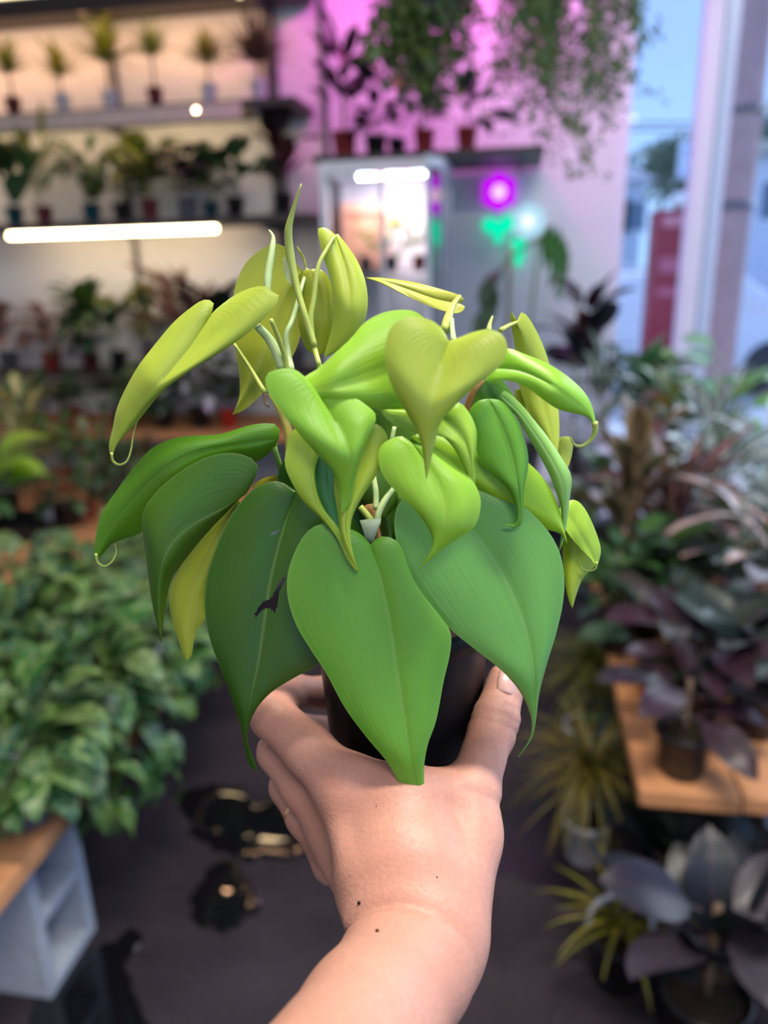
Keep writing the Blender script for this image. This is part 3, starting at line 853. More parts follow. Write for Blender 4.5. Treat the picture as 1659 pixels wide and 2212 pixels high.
WR = (903, 2035, 0.325)
arm = chain([(640, 2480, 0.225), (800, 2212, 0.282), (880, 2085, 0.315), WR], [0.029, 0.0265, 0.0268, 0.0262], 0.006, 1.12)
palm = chain([WR, (893, 1900, 0.338), (890, 1760, 0.352)], [0.0265, 0.0285, 0.019], 0.01, 1.35)
palm = smin(palm, capsule((860, 1980, 0.332), (752, 1715, 0.362), 0.020, 0.0150, 1.2), 0.012)
palm = smin(palm, capsule((835, 1970, 0.342), (715, 1790, 0.388), 0.018, 0.0135, 1.1), 0.012)
palm = smin(palm, capsule((955, 1985, 0.326), (1012, 1800, 0.350), 0.0182, 0.0136, 1.1), 0.012)
palm = smin(palm, capsule((1012, 1810, 0.350), (1022, 1715, 0.362), 0.0140, 0.0116), 0.010)
palm = smin(palm, chain([(765, 1690, 0.362), (875, 1722, 0.355), (1000, 1712, 0.362)], [0.012, 0.0125, 0.0115], 0.006), 0.010)
hand = smin(arm, palm, 0.010)
thumb = chain([(1020, 1715, 0.362), (1042, 1640, 0.371), (1068, 1555, 0.382), (1084, 1500, 0.391), (1082, 1462, 0.397)], [0.0122, 0.0106, 0.0119, 0.0098, 0.0064], 0.004)
thumb = smin(thumb, capsule((1062, 1590, 0.380), (1072, 1545, 0.383), 0.0114, 0.0112), 0.003)
hand = smin(hand, thumb, 0.006)
index = chain([(748, 1705, 0.362), (665, 1618, 0.374), (590, 1548, 0.388), (632, 1492, 0.436), (700, 1496, 0.4505), (742, 1500, 0.4515)], [0.0142, 0.0120, 0.0112, 0.0092, 0.0088, 0.0070], 0.004)
middle = chain([(712, 1772, 0.384), (655, 1700, 0.394), (600, 1625, 0.408), (640, 1575, 0.455), (735, 1575, 0.464)], [0.0128, 0.0112, 0.0105, 0.0090, 0.0072], 0.004)
ring_f = chain([(712, 1825, 0.396), (662, 1765, 0.408), (622, 1700, 0.424), (655, 1645, 0.464), (735, 1645, 0.470)], [0.0118, 0.0104, 0.0098, 0.0085, 0.0070], 0.004)
pinky = chain([(718, 1865, 0.402), (690, 1810, 0.416), (664, 1765, 0.432), (685, 1720, 0.464), (750, 1715, 0.470)], [0.0110, 0.0095, 0.0088, 0.0076, 0.0062], 0.004)
fingers = np.minimum(np.minimum(index, middle), np.minimum(ring_f, pinky))
fingers = smin(smin(index, middle, 0.0022), smin(ring_f, pinky, 0.0022), 0.0022)
hand = smin(hand, fingers, 0.006)


def groove(d, a, axis_to, at, width, depth, r):
    """a skin fold: shallow dip where a plane across the limb (offset along a -> axis_to) cuts the skin, within r of that point"""
    a, b = hc(*a), hc(*axis_to)
    ax = (b - a) / np.linalg.norm(b - a)
    c = a + (b - a) * at
    s = (GX - c[0]) * ax[0] + (GY - c[1]) * ax[1] + (GZ - c[2]) * ax[2]
    rr = (GX - c[0]) ** 2 + (GY - c[1]) ** 2 + (GZ - c[2]) ** 2
    return d + depth * np.exp(-(s / width) ** 2) * np.exp(-rr / (r * r))


for k_, off in enumerate((-0.02, 0.13, 0.36)):
    hand = groove(hand, (1055, 1605, 0.378), (1073, 1535, 0.385), 0.5 + off * 1.6, 0.0014, 0.0030 - 0.0007 * k_, 0.0120)
hand = groove(hand, (790, 2150, 0.29), (850, 1960, 0.335), 0.57, 0.0026, 0.0034, 0.030)
hand = hand + 0.0045 * np.exp(-(((GX - hc(750, 2042, .322)[0]) / 0.010) ** 2 + ((GY - hc(750, 2042, .322)[1]) / 0.0045) ** 2))
hand = groove(hand, (1040, 1760, 0.356), (1060, 1650, 0.368), 0.25, 0.0022, 0.0014, 0.014)
hand = groove(hand, (590, 1555, 0.386), (640, 1600, 0.378), 0.2, 0.0016, 0.0008, 0.012)
# hollow between the thumb and index metacarpals, tendon of the index finger
hand = hand + 0.0022 * np.exp(-(((GX - hc(985, 1765, .355)[0]) / 0.007) ** 2 + ((GY - hc(985, 1765, .355)[1]) / 0.010) ** 2))
hand = hand + 0.0018 * np.exp(-(((GX - hc(760, 1750, .36)[0]) / 0.006) ** 2 + ((GY - hc(760, 1750, .36)[1]) / 0.008) ** 2))
hand = hand - 0.0012 * np.exp(-(((GX - hc(830, 1700, .36)[0]) / 0.010) ** 2 + ((GY - hc(830, 1700, .36)[1]) / 0.010) ** 2))
# the pot presses the palm: keep the skin outside it
_pc = [(RIM - CE).dot(a) for a in (CR, CU, CF)]
_up = [Vector((0, 0, 1)).dot(a) for a in (CR, CU, CF)]
_h = (GX - _pc[0]) * _up[0] + (GY - _pc[1]) * _up[1] + (GZ - _pc[2]) * _up[2]
_rr = np.sqrt(np.maximum((GX - _pc[0]) ** 2 + (GY - _pc[1]) ** 2 + (GZ - _pc[2]) ** 2 - _h * _h, 0))
_potd = np.maximum(_rr - (0.0399 + 0.005 * (_h + 0.092) / 0.08), np.maximum(_h, -0.0925 - _h)) - 0.0004
hand = np.maximum(hand, -_potd)


def surface_nets(D, origin, h):
    nx, ny, nz = D.shape
    S = D < 0
    cnt = np.zeros((nx - 1, ny - 1, nz - 1), dtype=np.int8)
    corners = [(i, j, k) for i in (0, 1) for j in (0, 1) for k in (0, 1)]
    sl = lambda c: (slice(c[0], nx - 1 + c[0]), slice(c[1], ny - 1 + c[1]), slice(c[2], nz - 1 + c[2]))
    for c in corners: cnt += S[sl(c)]
    act = (cnt > 0) & (cnt < 8)
    idx = np.argwhere(act)
    num = np.full(act.shape, -1, dtype=np.int32)
    num[act] = np.arange(len(idx))
    vals = {c: D[idx[:, 0] + c[0], idx[:, 1] + c[1], idx[:, 2] + c[2]] for c in corners}
    acc = np.zeros((len(idx), 3)); wn_ = np.zeros(len(idx))
    for a in corners:
        for ax in range(3):
            if a[ax] == 1: continue
            b = list(a); b[ax] = 1; b = tuple(b)
            va, vb = vals[a], vals[b]
            cr = (va < 0) != (vb < 0)
            t = np.where(cr, va / np.where(np.abs(va - vb) < 1e-12, 1, va - vb), 0)
            p = np.tile(np.array(a, dtype=float), (len(idx), 1)); p[:, ax] += t
            acc[cr] += p[cr]; wn_[cr] += 1
    verts = (idx + acc / wn_[:, None]) * h + origin
    faces = []
    for ax in range(3):
        o1, o2 = [(1, 2), (2, 0), (0, 1)][ax]
        sa = [slice(1, n - 1) for n in (nx, ny, nz)]; sb = list(sa)
        sa[ax] = slice(0, (nx, ny, nz)[ax] - 1); sb[ax] = slice(1, (nx, ny, nz)[ax])
        A, B = S[tuple(sa)], S[tuple(sb)]
        off = np.array([1, 1, 1]); off[ax] = 0
        e = np.argwhere(A != B) + off
        fl = A[A != B]
        def cell(d1, d2):
            c = e.copy(); c[:, o1] -= d1; c[:, o2] -= d2
            return num[c[:, 0], c[:, 1], c[:, 2]]
        q = np.stack([cell(0, 0), cell(1, 0), cell(1, 1), cell(0, 1)], axis=1)
        q[~fl] = q[~fl][:, ::-1]
        faces.append(q)
    return verts, np.vstack(faces)


hv, hf = surface_nets(hand, HB0, HH)
del GX, GY, GZ, _h, _rr, _potd, arm, palm, thumb, index, middle, ring_f, pinky, fingers
cu, cr_, cf = np.array(CU), np.array(CR), np.array(CF)
_t = hv[hf[:, :3]]
if float(np.sum(np.cross(_t[:, 1] - _t[:, 0], _t[:, 2] - _t[:, 0]) * (_t[:, 0] - hv.mean(axis=0)))) * -1 < 0: hf = hf[:, ::-1]   # camera axes are left-handed: flip so normals point out
hw = np.array(CE) + hv[:, :1] * cr_ + hv[:, 1:2] * cu + hv[:, 2:3] * cf


def skin_material():
    m, nt, o = nodes('skin')
    L = nt.links
    b = N(nt, 'BsdfPrincipled', Roughness=0.48)
    b.inputs['Specular IOR Level'].default_value = 0.35
    tc = N(nt, 'TexCoord')
    n1 = N(nt, 'TexNoise', Scale=22.0, Detail=4.0); L.new(tc.outputs['Object'], n1.inputs['Vector'])
    n2 = N(nt, 'TexNoise', Scale=420.0, Detail=3.0); L.new(tc.outputs['Object'], n2.inputs['Vector'])
    vo = N(nt, 'TexVoronoi', Scale=650.0); L.new(tc.outputs['Object'], vo.inputs['Vector'])
    c = mix_c(nt, n1.outputs['Fac'], (0.42, 0.185, 0.122), (0.49, 0.265, 0.20))
    f = N(nt, 'MapRange'); f.inputs[1].default_value = 0.3; f.inputs[2].default_value = 0.7; f.inputs[3].default_value = 0.93; f.inputs[4].default_value = 1.05
    L.new(n2.outputs['Fac'], f.inputs[0])
    cc = N(nt, 'CombineColor')
    for i in range(3): L.new(f.outputs[0], cc.inputs[i])
    c = mix_c(nt, 1.0, c, cc.outputs[0], 'MULTIPLY')
    L.new(c, b.inputs['Base Color'])
    b.inputs['Subsurface Weight'].default_value = 0.18
    b.inputs['Subsurface Radius'].default_value = (1.0, 0.35, 0.2)
    b.inputs['Subsurface Scale'].default_value = 0.006
    bp = N(nt, 'Bump', Strength=0.16, Distance=0.0008)
    L.new(math_n(nt, 'ADD', vo.outputs['Distance'], n2.outputs['Fac']), bp.inputs['Height']); L.new(bp.outputs[0], b.inputs['Normal'])
    L.new(b.outputs[0], o.inputs[0])
    return m


PERSON = thing('person', 'bare forearm and hand of a person gripping the black pot between thumb and fingers', 'person', tuple(at_depth(640, 2440, 0.235)))
pl = np.array(PERSON.location)
me = bpy.data.meshes.new('body')
me.from_pydata((hw - pl).tolist(), [], hf.tolist())
me.polygons.foreach_set('use_smooth', [True] * len(me.polygons))
me.materials.append(skin_material())
me.update()
body = link('body', me, PERSON)
md = body.modifiers.new('smooth', 'SMOOTH'); md.factor = 0.5; md.iterations = 3
bvh = BVHTree.FromPolygons([Vector(v) for v in hw.tolist()], hf.tolist())
def on_skin(u, v):
    h_ = bvh.ray_cast(CE, ray(u, v).normalized())
    if h_[0] is None: return None, None
    return h_[0], (h_[1] if h_[1].dot(ray(u, v)) < 0 else -h_[1])


# thumb nail: a curved plate on the outer side of the tip
_p, _n = on_skin(1099, 1474)
_axis = (at_depth(1080, 1462, 0.397) - at_depth(1066, 1570, 0.381)).normalized()
if _p is not None:
    _n = (_n + CR * 0.12).normalized()
    _n = (_n - _axis * _n.dot(_axis)).normalized()
    _s = _axis.cross(_n)
    V, Fa = [], []
    nu, nv = 9, 9
    for i in range(nu):
        for j in range(nv):
            a = (j / (nv - 1) - 0.5) * 2
            l = (i / (nu - 1) - 0.5) * 2
            w = 0.0056 * (1 - 0.18 * max(0, l) ** 3 - 0.12 * max(0, -l) ** 3)
            V.append(_p + _s * (a * w) + _axis * (l * 0.0068 * (1 - 0.12 * a * a)) + _n * (0.0019 - 0.0030 * a * a - 0.0010 * l * l))
    for i in range(nu - 1):
        for j in range(nv - 1):
            Fa.append([i * nv + j, i * nv + j + 1, (i + 1) * nv + j + 1, (i + 1) * nv + j])
    no_ = mk('thumbnail', V, Fa, plain('nail', (0.58, 0.34, 0.29), 0.3, 0.05, 80.0), PERSON)
    md = no_.modifiers.new('thickness', 'SOLIDIFY'); md.thickness = 0.0006; md.offset = 0
# plain gold ring on the third finger
ra, rb = at_depth(668, 1772, 0.4065), at_depth(640, 1730, 0.416)
rc, rax = (ra + rb) / 2, (rb - ra).normalized()
e1 = rax.cross(CF).normalized(); e2 = rax.cross(e1)
V, Fa = [], []
for i in range(28):
    a = 2 * math.pi * i / 28
    dr = e1 * math.cos(a) + e2 * math.sin(a)
    for j in range(8):
        b_ = 2 * math.pi * j / 8
        V.append(rc + dr * (0.0104 + 0.0009 * math.cos(b_)) + rax * (0.0016 * math.sin(b_)))
for i in range(28):
    for j in range(8):
        Fa.append([i * 8 + j, ((i + 1) % 28) * 8 + j, ((i + 1) % 28) * 8 + (j + 1) % 8, i * 8 + (j + 1) % 8])
o = mk('ring', V, Fa, plain('gold', (0.75, 0.5, 0.2), 0.22, 0.05, 30.0, metal=1.0), PERSON)
o['label'] = 'thin gold ring'
# specks of soil stuck to the wrist and thumb
for (u, v, r) in [(776, 1951, 0.0009), (815, 2012, 0.0009), (1003, 1588, 0.0009), (944, 1895, 0.0004), (813, 1742, 0.0003)]:
    p_, n_ = on_skin(u, v)
    if p_ is None: continue
    bm = bmesh.new(); bmesh.ops.create_icosphere(bm, subdivisions=1, radius=r)
    for q in bm.verts: q.co = p_ + Vector((q.co.x, q.co.y * 0.7, q.co.z * 1.3)) + n_ * 0.0001
    bm.verts.index_update()
    vs, fs = [q.co.copy() for q in bm.verts], [[q.index for q in f.verts] for f in bm.faces]
    bm.free()
    mk('soil_speck', vs, fs, SOIL, PERSON)

# ------------------------------------------------------------------ plant kit for everything behind
LEAFMESH = {}
def leaf_mesh(kind, mat, var=0, pet=0.5, droop=1.2, width=0.3, fold=0.25, rows=8):
    """a stalk and blade one unit long, starting at the origin along +x, arching over; shared by many leaves"""
    key = (kind, mat.name, var, pet, droop, width)
    if key in LEAFMESH: return LEAFMESH[key]
    rnd = random.Random(sum(map(ord, kind)) + var * 17)
    V, UV, Fa = [], [], []
    total = pet + 1.0
    n_p = 3 if pet > 0.02 else 0
    ss = [pet * i / n_p for i in range(n_p)] + [pet + (i / rows) for i in range(rows + 1)]
    x = z = 0.0
    prev = 0.0
    tw = rnd.uniform(-0.5, 0.5)
    sway = rnd.uniform(-0.12, 0.12)
    for s in ss:
        q = s / total
        th = 0.25 - droop * (1 + rnd.uniform(-0.15, 0.15)) * q ** 1.6
        ds = s - prev; prev = s
        x += ds * math.cos(th); z += ds * math.sin(th)
        if s < pet: w, t = 0.018, 0.0
        else:
            t = s - pet
            if kind == 'heart': f = (math.sin(math.pi * min(1, t ** 0.55 * 1.0)) if t > 0 else 0) ** 0.8; f = max(f, 0.55 * (1 - t * 9) if t < 0.11 else 0)
            elif kind == 'oval': f = math.sin(math.pi * t ** 0.9) ** 0.7 if t > 0 else 0
            else: f = math.sin(math.pi * t ** 0.7) ** 0.9 if 0 < t < 1 else 0
            w = max(width * f, 0.012 if t < 0.9 else 0.003)
        y0 = sway * q * q
        roll_ = tw * q
        for j in (-1, -0.5, 0, 0.5, 1):
            yy = w * j
            zz = fold * w * (abs(j) ** 1.2) - 0.10 * w * (abs(j) > 0.9)
            if s >= pet: zz += 0.012 * math.sin(11 * t + 2 * j + var) * abs(j)
            V.append((x - zz * math.sin(th), y0 + yy * math.cos(roll_) - zz * math.sin(roll_), z + zz * math.cos(th) + yy * math.sin(roll_)))
            UV.append((0.5 + 0.5 * (j if s >= pet else 0), t))
    for i in range(len(ss) - 1):
        for j in range(4):
            Fa.append([i * 5 + j, i * 5 + j + 1, (i + 1) * 5 + j + 1, (i + 1) * 5 + j])
    me = mesh_data('leaf', V, Fa, mat, True, UV)
    LEAFMESH[key] = me
    return me


POTMESH = {}
def pot(parent, r, h, mat, square=False):
    """tapered nursery pot with a rolled rim, and the soil in it"""
    key = (round(r, 4), round(h, 4), mat.name)
    if key not in POTMESH:
        pr = [(0.0, 0.0), (r * 0.72, 0.0), (r * 0.75, 0.004), (r * 0.93, h * 0.86), (r * 1.0, h * 0.87), (r * 1.02, h * 0.99), (r * 0.99, h), (r * 0.92, h), (r * 0.88, h * 0.86)]
        vs, fs = lathe_geo(pr, (0, 0, 0), 20)
        POTMESH[key] = mesh_data('pot', vs, fs, mat)
        vs, fs = lathe_geo([(0.0, h * 0.9), (r * 0.5, h * 0.91), (r * 0.905, h * 0.88)], (0, 0, 0), 14)
        POTMESH[key + ('s',)] = mesh_data('soil', vs, fs, SOIL)
    link('pot', POTMESH[key], parent)
    link('soil', POTMESH[key + ('s',)], parent)


def put_leaf(parent, me, loc, az, elev, size, color, roll_=0.0):
    o = bpy.data.objects.new('leaf', me)
    COL.objects.link(o)
    o.parent = parent
    o.location = loc
    o.rotation_euler = (roll_, -elev, az)
    o.scale = (size, size, size)
    o.color = (*color, 1)
    return o


def vary(rnd, c, a=0.18):
    k = 1 + rnd.uniform(-a, a)
    return tuple(max(0.0, x * k * (1 + rnd.uniform(-0.08, 0.08))) for x in c)


def plant(label, loc, potspec, leaves, cat='plant', name='potted_plant', group=None, seed=0, stem=None, rz=0.0):
    """potspec (r, h, material) or None; leaves: dicts kind, mat, n, size, elev, h (height band above the pot), spread, colors, pet, droop, width, az"""
    rnd = random.Random(seed * 131 + 7)
    root = thing(name, label, cat, loc, rz, group)
    h0 = 0.0
    if potspec:
        pot(root, *potspec); h0 = potspec[1] * 0.9
    tops = []
    for d in leaves:
        n = d['n']
        off = rnd.uniform(0, 6.28)
        for i in range(n):
            az = off + i * 2.39996 + rnd.uniform(-0.3, 0.3)
            if 'az' in d: az = rnd.uniform(*d['az'])
            hh = h0 + rnd.uniform(*d.get('h', (0, 0.1)))
            sp = d.get('spread', 0.03) * math.sqrt(rnd.random())
            el = rnd.uniform(*d.get('elev', (0.2, 0.9)))
            me = leaf_mesh(d['kind'], d['mat'], rnd.randrange(3), d.get('pet', 0.5), d.get('droop', 1.2), d.get('width', 0.3))
            sz = rnd.uniform(*d['size'])
            if loc[1] + (sp + sz * (1 + d.get('pet', 0.5)) * 0.95) * math.sin(az) > BW - 0.04: az = -az
            c = vary(rnd, rnd.choice(d['colors']))
            loc_ = (sp * math.cos(az), sp * math.sin(az), hh)
            put_leaf(root, me, loc_, az, el, sz, c, rnd.uniform(-0.35, 0.35))
            tops.append(loc_)
    if stem:
        # stem: (radius, count, top height, material)
        geos = []
        sr, cnt, top, smat = stem
        for i in range(cnt):
            a = rnd.uniform(0, 6.28); q = 0.35 * potspec[0] if potspec and cnt > 1 else 0.0
            geos.append(tube_geo([(q * math.cos(a), q * math.sin(a), h0 - 0.005), (q * 1.3 * math.cos(a), q * 1.3 * math.sin(a), h0 + top * 0.5), (q * 1.5 * math.cos(a + .3), q * 1.5 * math.sin(a + .3), h0 + top)], sr, 6, 5))
        vs, fs = join(*geos)
        link('stem', mesh_data('stem', vs, fs, smat), root)
    return root


def strap_mass(rnd, n, length, width, center, elev, droop, mat_shift=0):
    """many narrow arching straps from one crown, joined"""
    V, UV, Fa = [], [], []
    for i in range(n):
        az = i * 2.39996 + rnd.uniform(-0.3, 0.3)
        el = rnd.uniform(*elev)
        L_ = rnd.uniform(*length)
        dr = rnd.uniform(*droop)
        p = Vector(center)
        ca, sa = math.cos(az), math.sin(az)
        b = len(V)
        seg = 5
        for k in range(seg + 1):
            q = k / seg
            th = el - dr * q
            if k: p = p + Vector((ca * math.cos(th), sa * math.cos(th), math.sin(th))) * (L_ / seg)
            w = width * (0.55 + 0.9 * q - 1.43 * q * q) + 0.0003
            for s in (-1, 0, 1):
                V.append(p + Vector((-sa, ca, 0)) * (w * s) + Vector((0, 0, 1)) * (abs(s) * w * 0.4)); UV.append((0.5 + 0.5 * s, q))
        for k in range(seg):
            for j in range(2):
                Fa.append([b + k * 3 + j, b + k * 3 + j + 1, b + k * 3 + j + 4, b + k * 3 + j + 3])
    return V, UV, Fa


def dracaena(label, loc, potspec, stem_h, length, n, color, seed, width=0.005, elev=(0.0, 1.5), droop=(0.5, 1.4), group=None, crowns=1, name='spiky_dracaena', mat=None, lean=0.0):
    rnd = random.Random(seed)
    root = thing(name, label, 'plant', loc, 0, group)
    pot(root, *potspec)
    h = potspec[1] * 0.9
    for c in range(crowns):
        top = Vector((rnd.uniform(-1, 1) * 0.02 * (crowns > 1) + lean, rnd.uniform(-1, 1) * 0.02 * (crowns > 1), h + stem_h * (1 - 0.25 * c)))
        if stem_h > 0.01:
            vs, fs = tube_geo([(0, 0, h - 0.004), (top.x * 0.4 + 0.004, top.y * 0.5, h + stem_h * 0.5), top], [0.008, 0.006, 0.006], 7, 6)
            link('stem', mesh_data('stem', vs, fs, STEM_BROWN), root)
        V, UV, Fa = strap_mass(rnd, n, length, width, top, elev, droop)
        o = link('foliage', mesh_data('foliage', V, Fa, mat or LEAF, True, UV), root, color)
        o['kind'] = 'stuff'
    return root


# ------------------------------------------------------------------ back wall shelving with warm strips
LED = glow('warm_led_tube', (1.0, 0.84, 0.48), 4.5)
LED_POINT = glow('warm_led_point', (1.0, 0.68, 0.42), 26.0)
US, MS = 2.29, 1.755          # tops of the upper and the middle plank
XU = at_y(640, 230, 4.05).x
XM = at_y(672, 468, 4.05).x
shelf = thing('display_shelf', 'dark wall-mounted shelving of three planks on steel uprights, lit from below by warm strips', 'shelf', (-2.2, 4.2, 0.0))
for z, x1 in ((2.80, XM - 0.02), (US, XU), (MS, XM)):
    box('plank', PLANK_DARK, XL + 0.02, x1, 4.04, 4.385, z - 0.038, z, 0.004, shelf)
    if z != MS:
        box('added_lip', PLANK_DARK if z > 2.5 else plain('lit_edge_tone', (0.62, 0.50, 0.44), 0.6), XL + 0.02, x1 - 0.28, 4.028, 4.0395, z - 0.085, z - 0.012, 0.002, shelf)  # lip added to hide the strip; pale tone stands for the lit edge
    for ux in (-2.2, -1.31):
        box('bracket', STEEL, ux - 0.012, ux + 0.012, 4.06, 4.37, z - 0.075, z - 0.039, 0.003, shelf)
for ux, w in ((-2.2, 0.014), (-1.31, 0.032), (-1.03, 0.014)):
    box('upright', STEEL, ux - w, ux + w, 4.372, 4.398, 0.75, 3.05, 0.003, shelf)


def led_strip(label, x0, x1, y, z, r=0.013, light=0.0, mat=None):
    t = thing('led_strip', label, 'strip light', ((x0 + x1) / 2, y, z))
    vs, fs = tube_geo([(x0, y, z), ((x0 + x1) / 2, y, z), (x1, y, z)], r, 10, 5)
    mk('tube', vs, fs, mat or LED, t)
    if light:
        lamp('led_strip_light', 'AREA', ((x0 + x1) / 2, y, z - r - 0.004), ((x0 + x1) / 2, y + 0.22, z - 0.6), light, (1.0, 0.51, 0.27), x1 - x0, 0.02)
    box('channel', WHITE_METAL, x0 - 0.01, x1 + 0.01, y - 0.016, y + 0.016, z + r, z + r + 0.008, 0.002, t)
    return t


TL, TR = at_y(14, 515, 4.03), at_y(462, 491, 4.03)
led_strip('bright warm strip light glowing under the lowest wall plank', TL.x, TR.x, 4.06, MS - 0.058, mat=glow('bright_led_tube', (1.0, 0.72, 0.40), 28.0))
led_strip('warm strip light tucked under the middle wall plank above the leafy pots', XL + 0.1, -1.40, 4.09, US - 0.047, r=0.008, mat=glow('bright_led_tube', (1.0, 0.72, 0.40), 28.0))
led_strip('warm strip light tucked under the top wall plank above the spiky plants', XL + 0.1, -1.35, 4.09, 2.80 - 0.050, light=9)
led_strip('warm strip light lying on the top wall plank at the frame edge', XL + 0.1, -1.9, 4.07, 2.83)
p = at_y(424, 238, 4.03)
t = thing('spot_light', 'small round glowing lamp on the edge of the plank under the spiky plants', 'lamp', (p.x, 4.034, p.z))
bm = bmesh.new(); bmesh.ops.create_uvsphere(bm, u_segments=12, v_segments=8, radius=0.011)
link('bulb', mesh_data('bulb', [v.co.copy() for v in bm.verts], [[v.index for v in f.verts] for f in bm.faces], LED_POINT), t); bm.free()
vs, fs = tube_geo([(0, 0.008, 0), (0, 0.02, 0)], 0.013, 12, 3)
link('socket', mesh_data('socket', vs, fs, WHITE_METAL), t)

# spiky young plants on the upper plank
SPK = [(30, POT_MAROON, 0.12, 0.15, 46, (0.13, 0.17, 0.02), 'small spiky plant in a reddish pot, leftmost on the upper wall plank'),
       (137, POT_WHITE, 0.09, 0.15, 40, (0.22, 0.24, 0.02), 'short yellow-green spiky plant in a pale pot, second from left on the upper plank'),
       (240, POT_WHITE, 0.14, 0.17, 66, (0.17, 0.22, 0.02), 'fullest spiky plant on the upper plank, on a thin trunk in a pale pot'),
       (338, POT_MAROON, 0.15, 0.14, 40, (0.11, 0.17, 0.03), 'spiky plant on a thin trunk in a dark red pot, middle of the upper plank'),
       (455, POT_WHITE, 0.10, 0.14, 44, (0.17, 0.18, 0.03), 'spiky plant in a lavender-white pot beside the small round lamp'),
       (562, POT_WHITE, 0.09, 0.22, 70, (0.06, 0.04, 0.03), 'dark tall spiky plant in a white pot at the right end of the upper plank')]
for i, (u, pm, sh, ln, n, c, lb) in enumerate(SPK):
    q = at_y(u, 235, 4.14)
    dracaena(lb, (q.x, 4.14, US), (0.043, 0.095, pm), sh, (ln * 0.9, ln * 1.45), int(n * 1.9), c, 30 + i, 0.0085, (0.35, 1.57), (0.0, 0.9), 'spiky plants on the upper plank')

# leafy pots on the middle plank
DG, DK, YG, RD, PK = (0.035, 0.10, 0.03), (0.018, 0.035, 0.022), (0.20, 0.24, 0.03), (0.07, 0.03, 0.03), (0.26, 0.13, 0.10)
def shelf_plant(u, label, potspec, leaves, seed, y=4.17, z=MS, stem=None, name='potted_plant', group='leafy pots on the middle plank'):
    q = at_y(u, 440, y)
    return plant(label, (q.x, y, z), potspec, leaves, group=group, seed=seed, stem=stem, name=name)
shelf_plant(28, 'dark plant with big heart leaves at the left end of the middle plank', (0.05, 0.10, POT_TEAL),
            [dict(kind='heart', mat=LEAF_GLOSSY, n=6, size=(0.203, 0.27), elev=(0.7, 1.3), h=(0, 0.05), colors=[(0.02, 0.07, 0.02)], pet=0.9, droop=1.6, width=0.42)], 1)
_m = bpy.data.objects['potted_plant']
for (u, v, el, sz) in [(85, 345, -0.9, 0.19), (48, 395, -1.15, 0.19)]:
    q = at_y(u, v - 25, 4.06)
    put_leaf(_m, leaf_mesh('heart', LEAF_GLOSSY, 0, 0.05, 0.4, 0.46), q - _m.location, rad(-100), el, sz, (0.015, 0.06, 0.018))
shelf_plant(92, 'thin-stemmed plant in a brown-red pot next to the big heart leaves on the middle plank', (0.048, 0.09, POT_MAROON),
            [dict(kind='lance', mat=LEAF, n=16, size=(0.162, 0.27), elev=(0.7, 1.4), colors=[DG, YG], pet=1.0, droop=1.0, width=0.06)], 2, y=4.12)
shelf_plant(196, 'drooping feathery plant in a teal pot on the middle plank', (0.05, 0.10, POT_TEAL),
            [dict(kind='lance', mat=LEAF, n=40, size=(0.176, 0.257), elev=(0.5, 1.4), h=(0.02, 0.12), colors=[DG, (0.06, 0.10, 0.03)], pet=0.6, droop=2.4, width=0.10)], 3)
shelf_plant(262, 'low bushy green plant in a black pot on the middle plank', (0.05, 0.09, BLACK_PLASTIC),
            [dict(kind='oval', mat=LEAF, n=34, size=(0.081, 0.121), elev=(0.2, 1.3), h=(0, 0.10), colors=[DG, (0.08, 0.12, 0.02)], pet=0.7, droop=1.2, width=0.3)], 4, y=4.12)
shelf_plant(322, 'tall yellow-green leafy plant in a maroon pot on the middle plank', (0.052, 0.11, POT_MAROON),
            [dict(kind='heart', mat=LEAF, n=26, size=(0.108, 0.162), elev=(0.4, 1.4), h=(0.02, 0.20), colors=[YG, (0.12, 0.2, 0.03), (0.25, 0.26, 0.05)], pet=0.8, droop=1.7, width=0.36)], 5, stem=(0.004, 3, 0.2, STEM))
shelf_plant(405, 'dark purple drooping plant in a grey pot on the middle plank', (0.052, 0.11, POT_GREY),
            [dict(kind='heart', mat=LEAF_GLOSSY, n=26, size=(0.108, 0.176), elev=(0.3, 1.3), h=(0.02, 0.16), colors=[(0.045, 0.03, 0.035), (0.05, 0.05, 0.03)], pet=0.8, droop=2.0, width=0.36)], 6)
shelf_plant(455, 'olive trailing plant behind the dark purple one on the middle plank', (0.045, 0.09, POT_TEAL),
            [dict(kind='heart', mat=LEAF, n=20, size=(0.108, 0.149), elev=(0.4, 1.2), h=(0.02, 0.12), colors=[(0.09, 0.11, 0.03), DG], pet=0.6, droop=1.6, width=0.34)], 7, y=4.27, stem=(0.004, 2, 0.12, STEM))
shelf_plant(508, 'leggy plant with round dark leaves on tall stalks, right part of the middle plank', (0.052, 0.10, BLACK_PLASTIC),
            [dict(kind='heart', mat=LEAF_GLOSSY, n=12, size=(0.135, 0.189), elev=(0.5, 1.3), h=(0.0, 0.08), colors=[DK, DG], pet=1.0, droop=1.6, width=0.40)], 8)
shelf_plant(612, 'nearly black rubber plant with upright leaves at the right end of the middle plank', (0.055, 0.11, BLACK_PLASTIC),
            [dict(kind='oval', mat=LEAF_GLOSSY, n=17, size=(0.14, 0.19), elev=(0.2, 1.3), h=(0.04, 0.32), colors=[(0.012, 0.012, 0.014), (0.045, 0.012, 0.016)], pet=0.2, droop=0.7, width=0.26)], 9, stem=(0.006, 2, 0.34, STEM_BROWN))

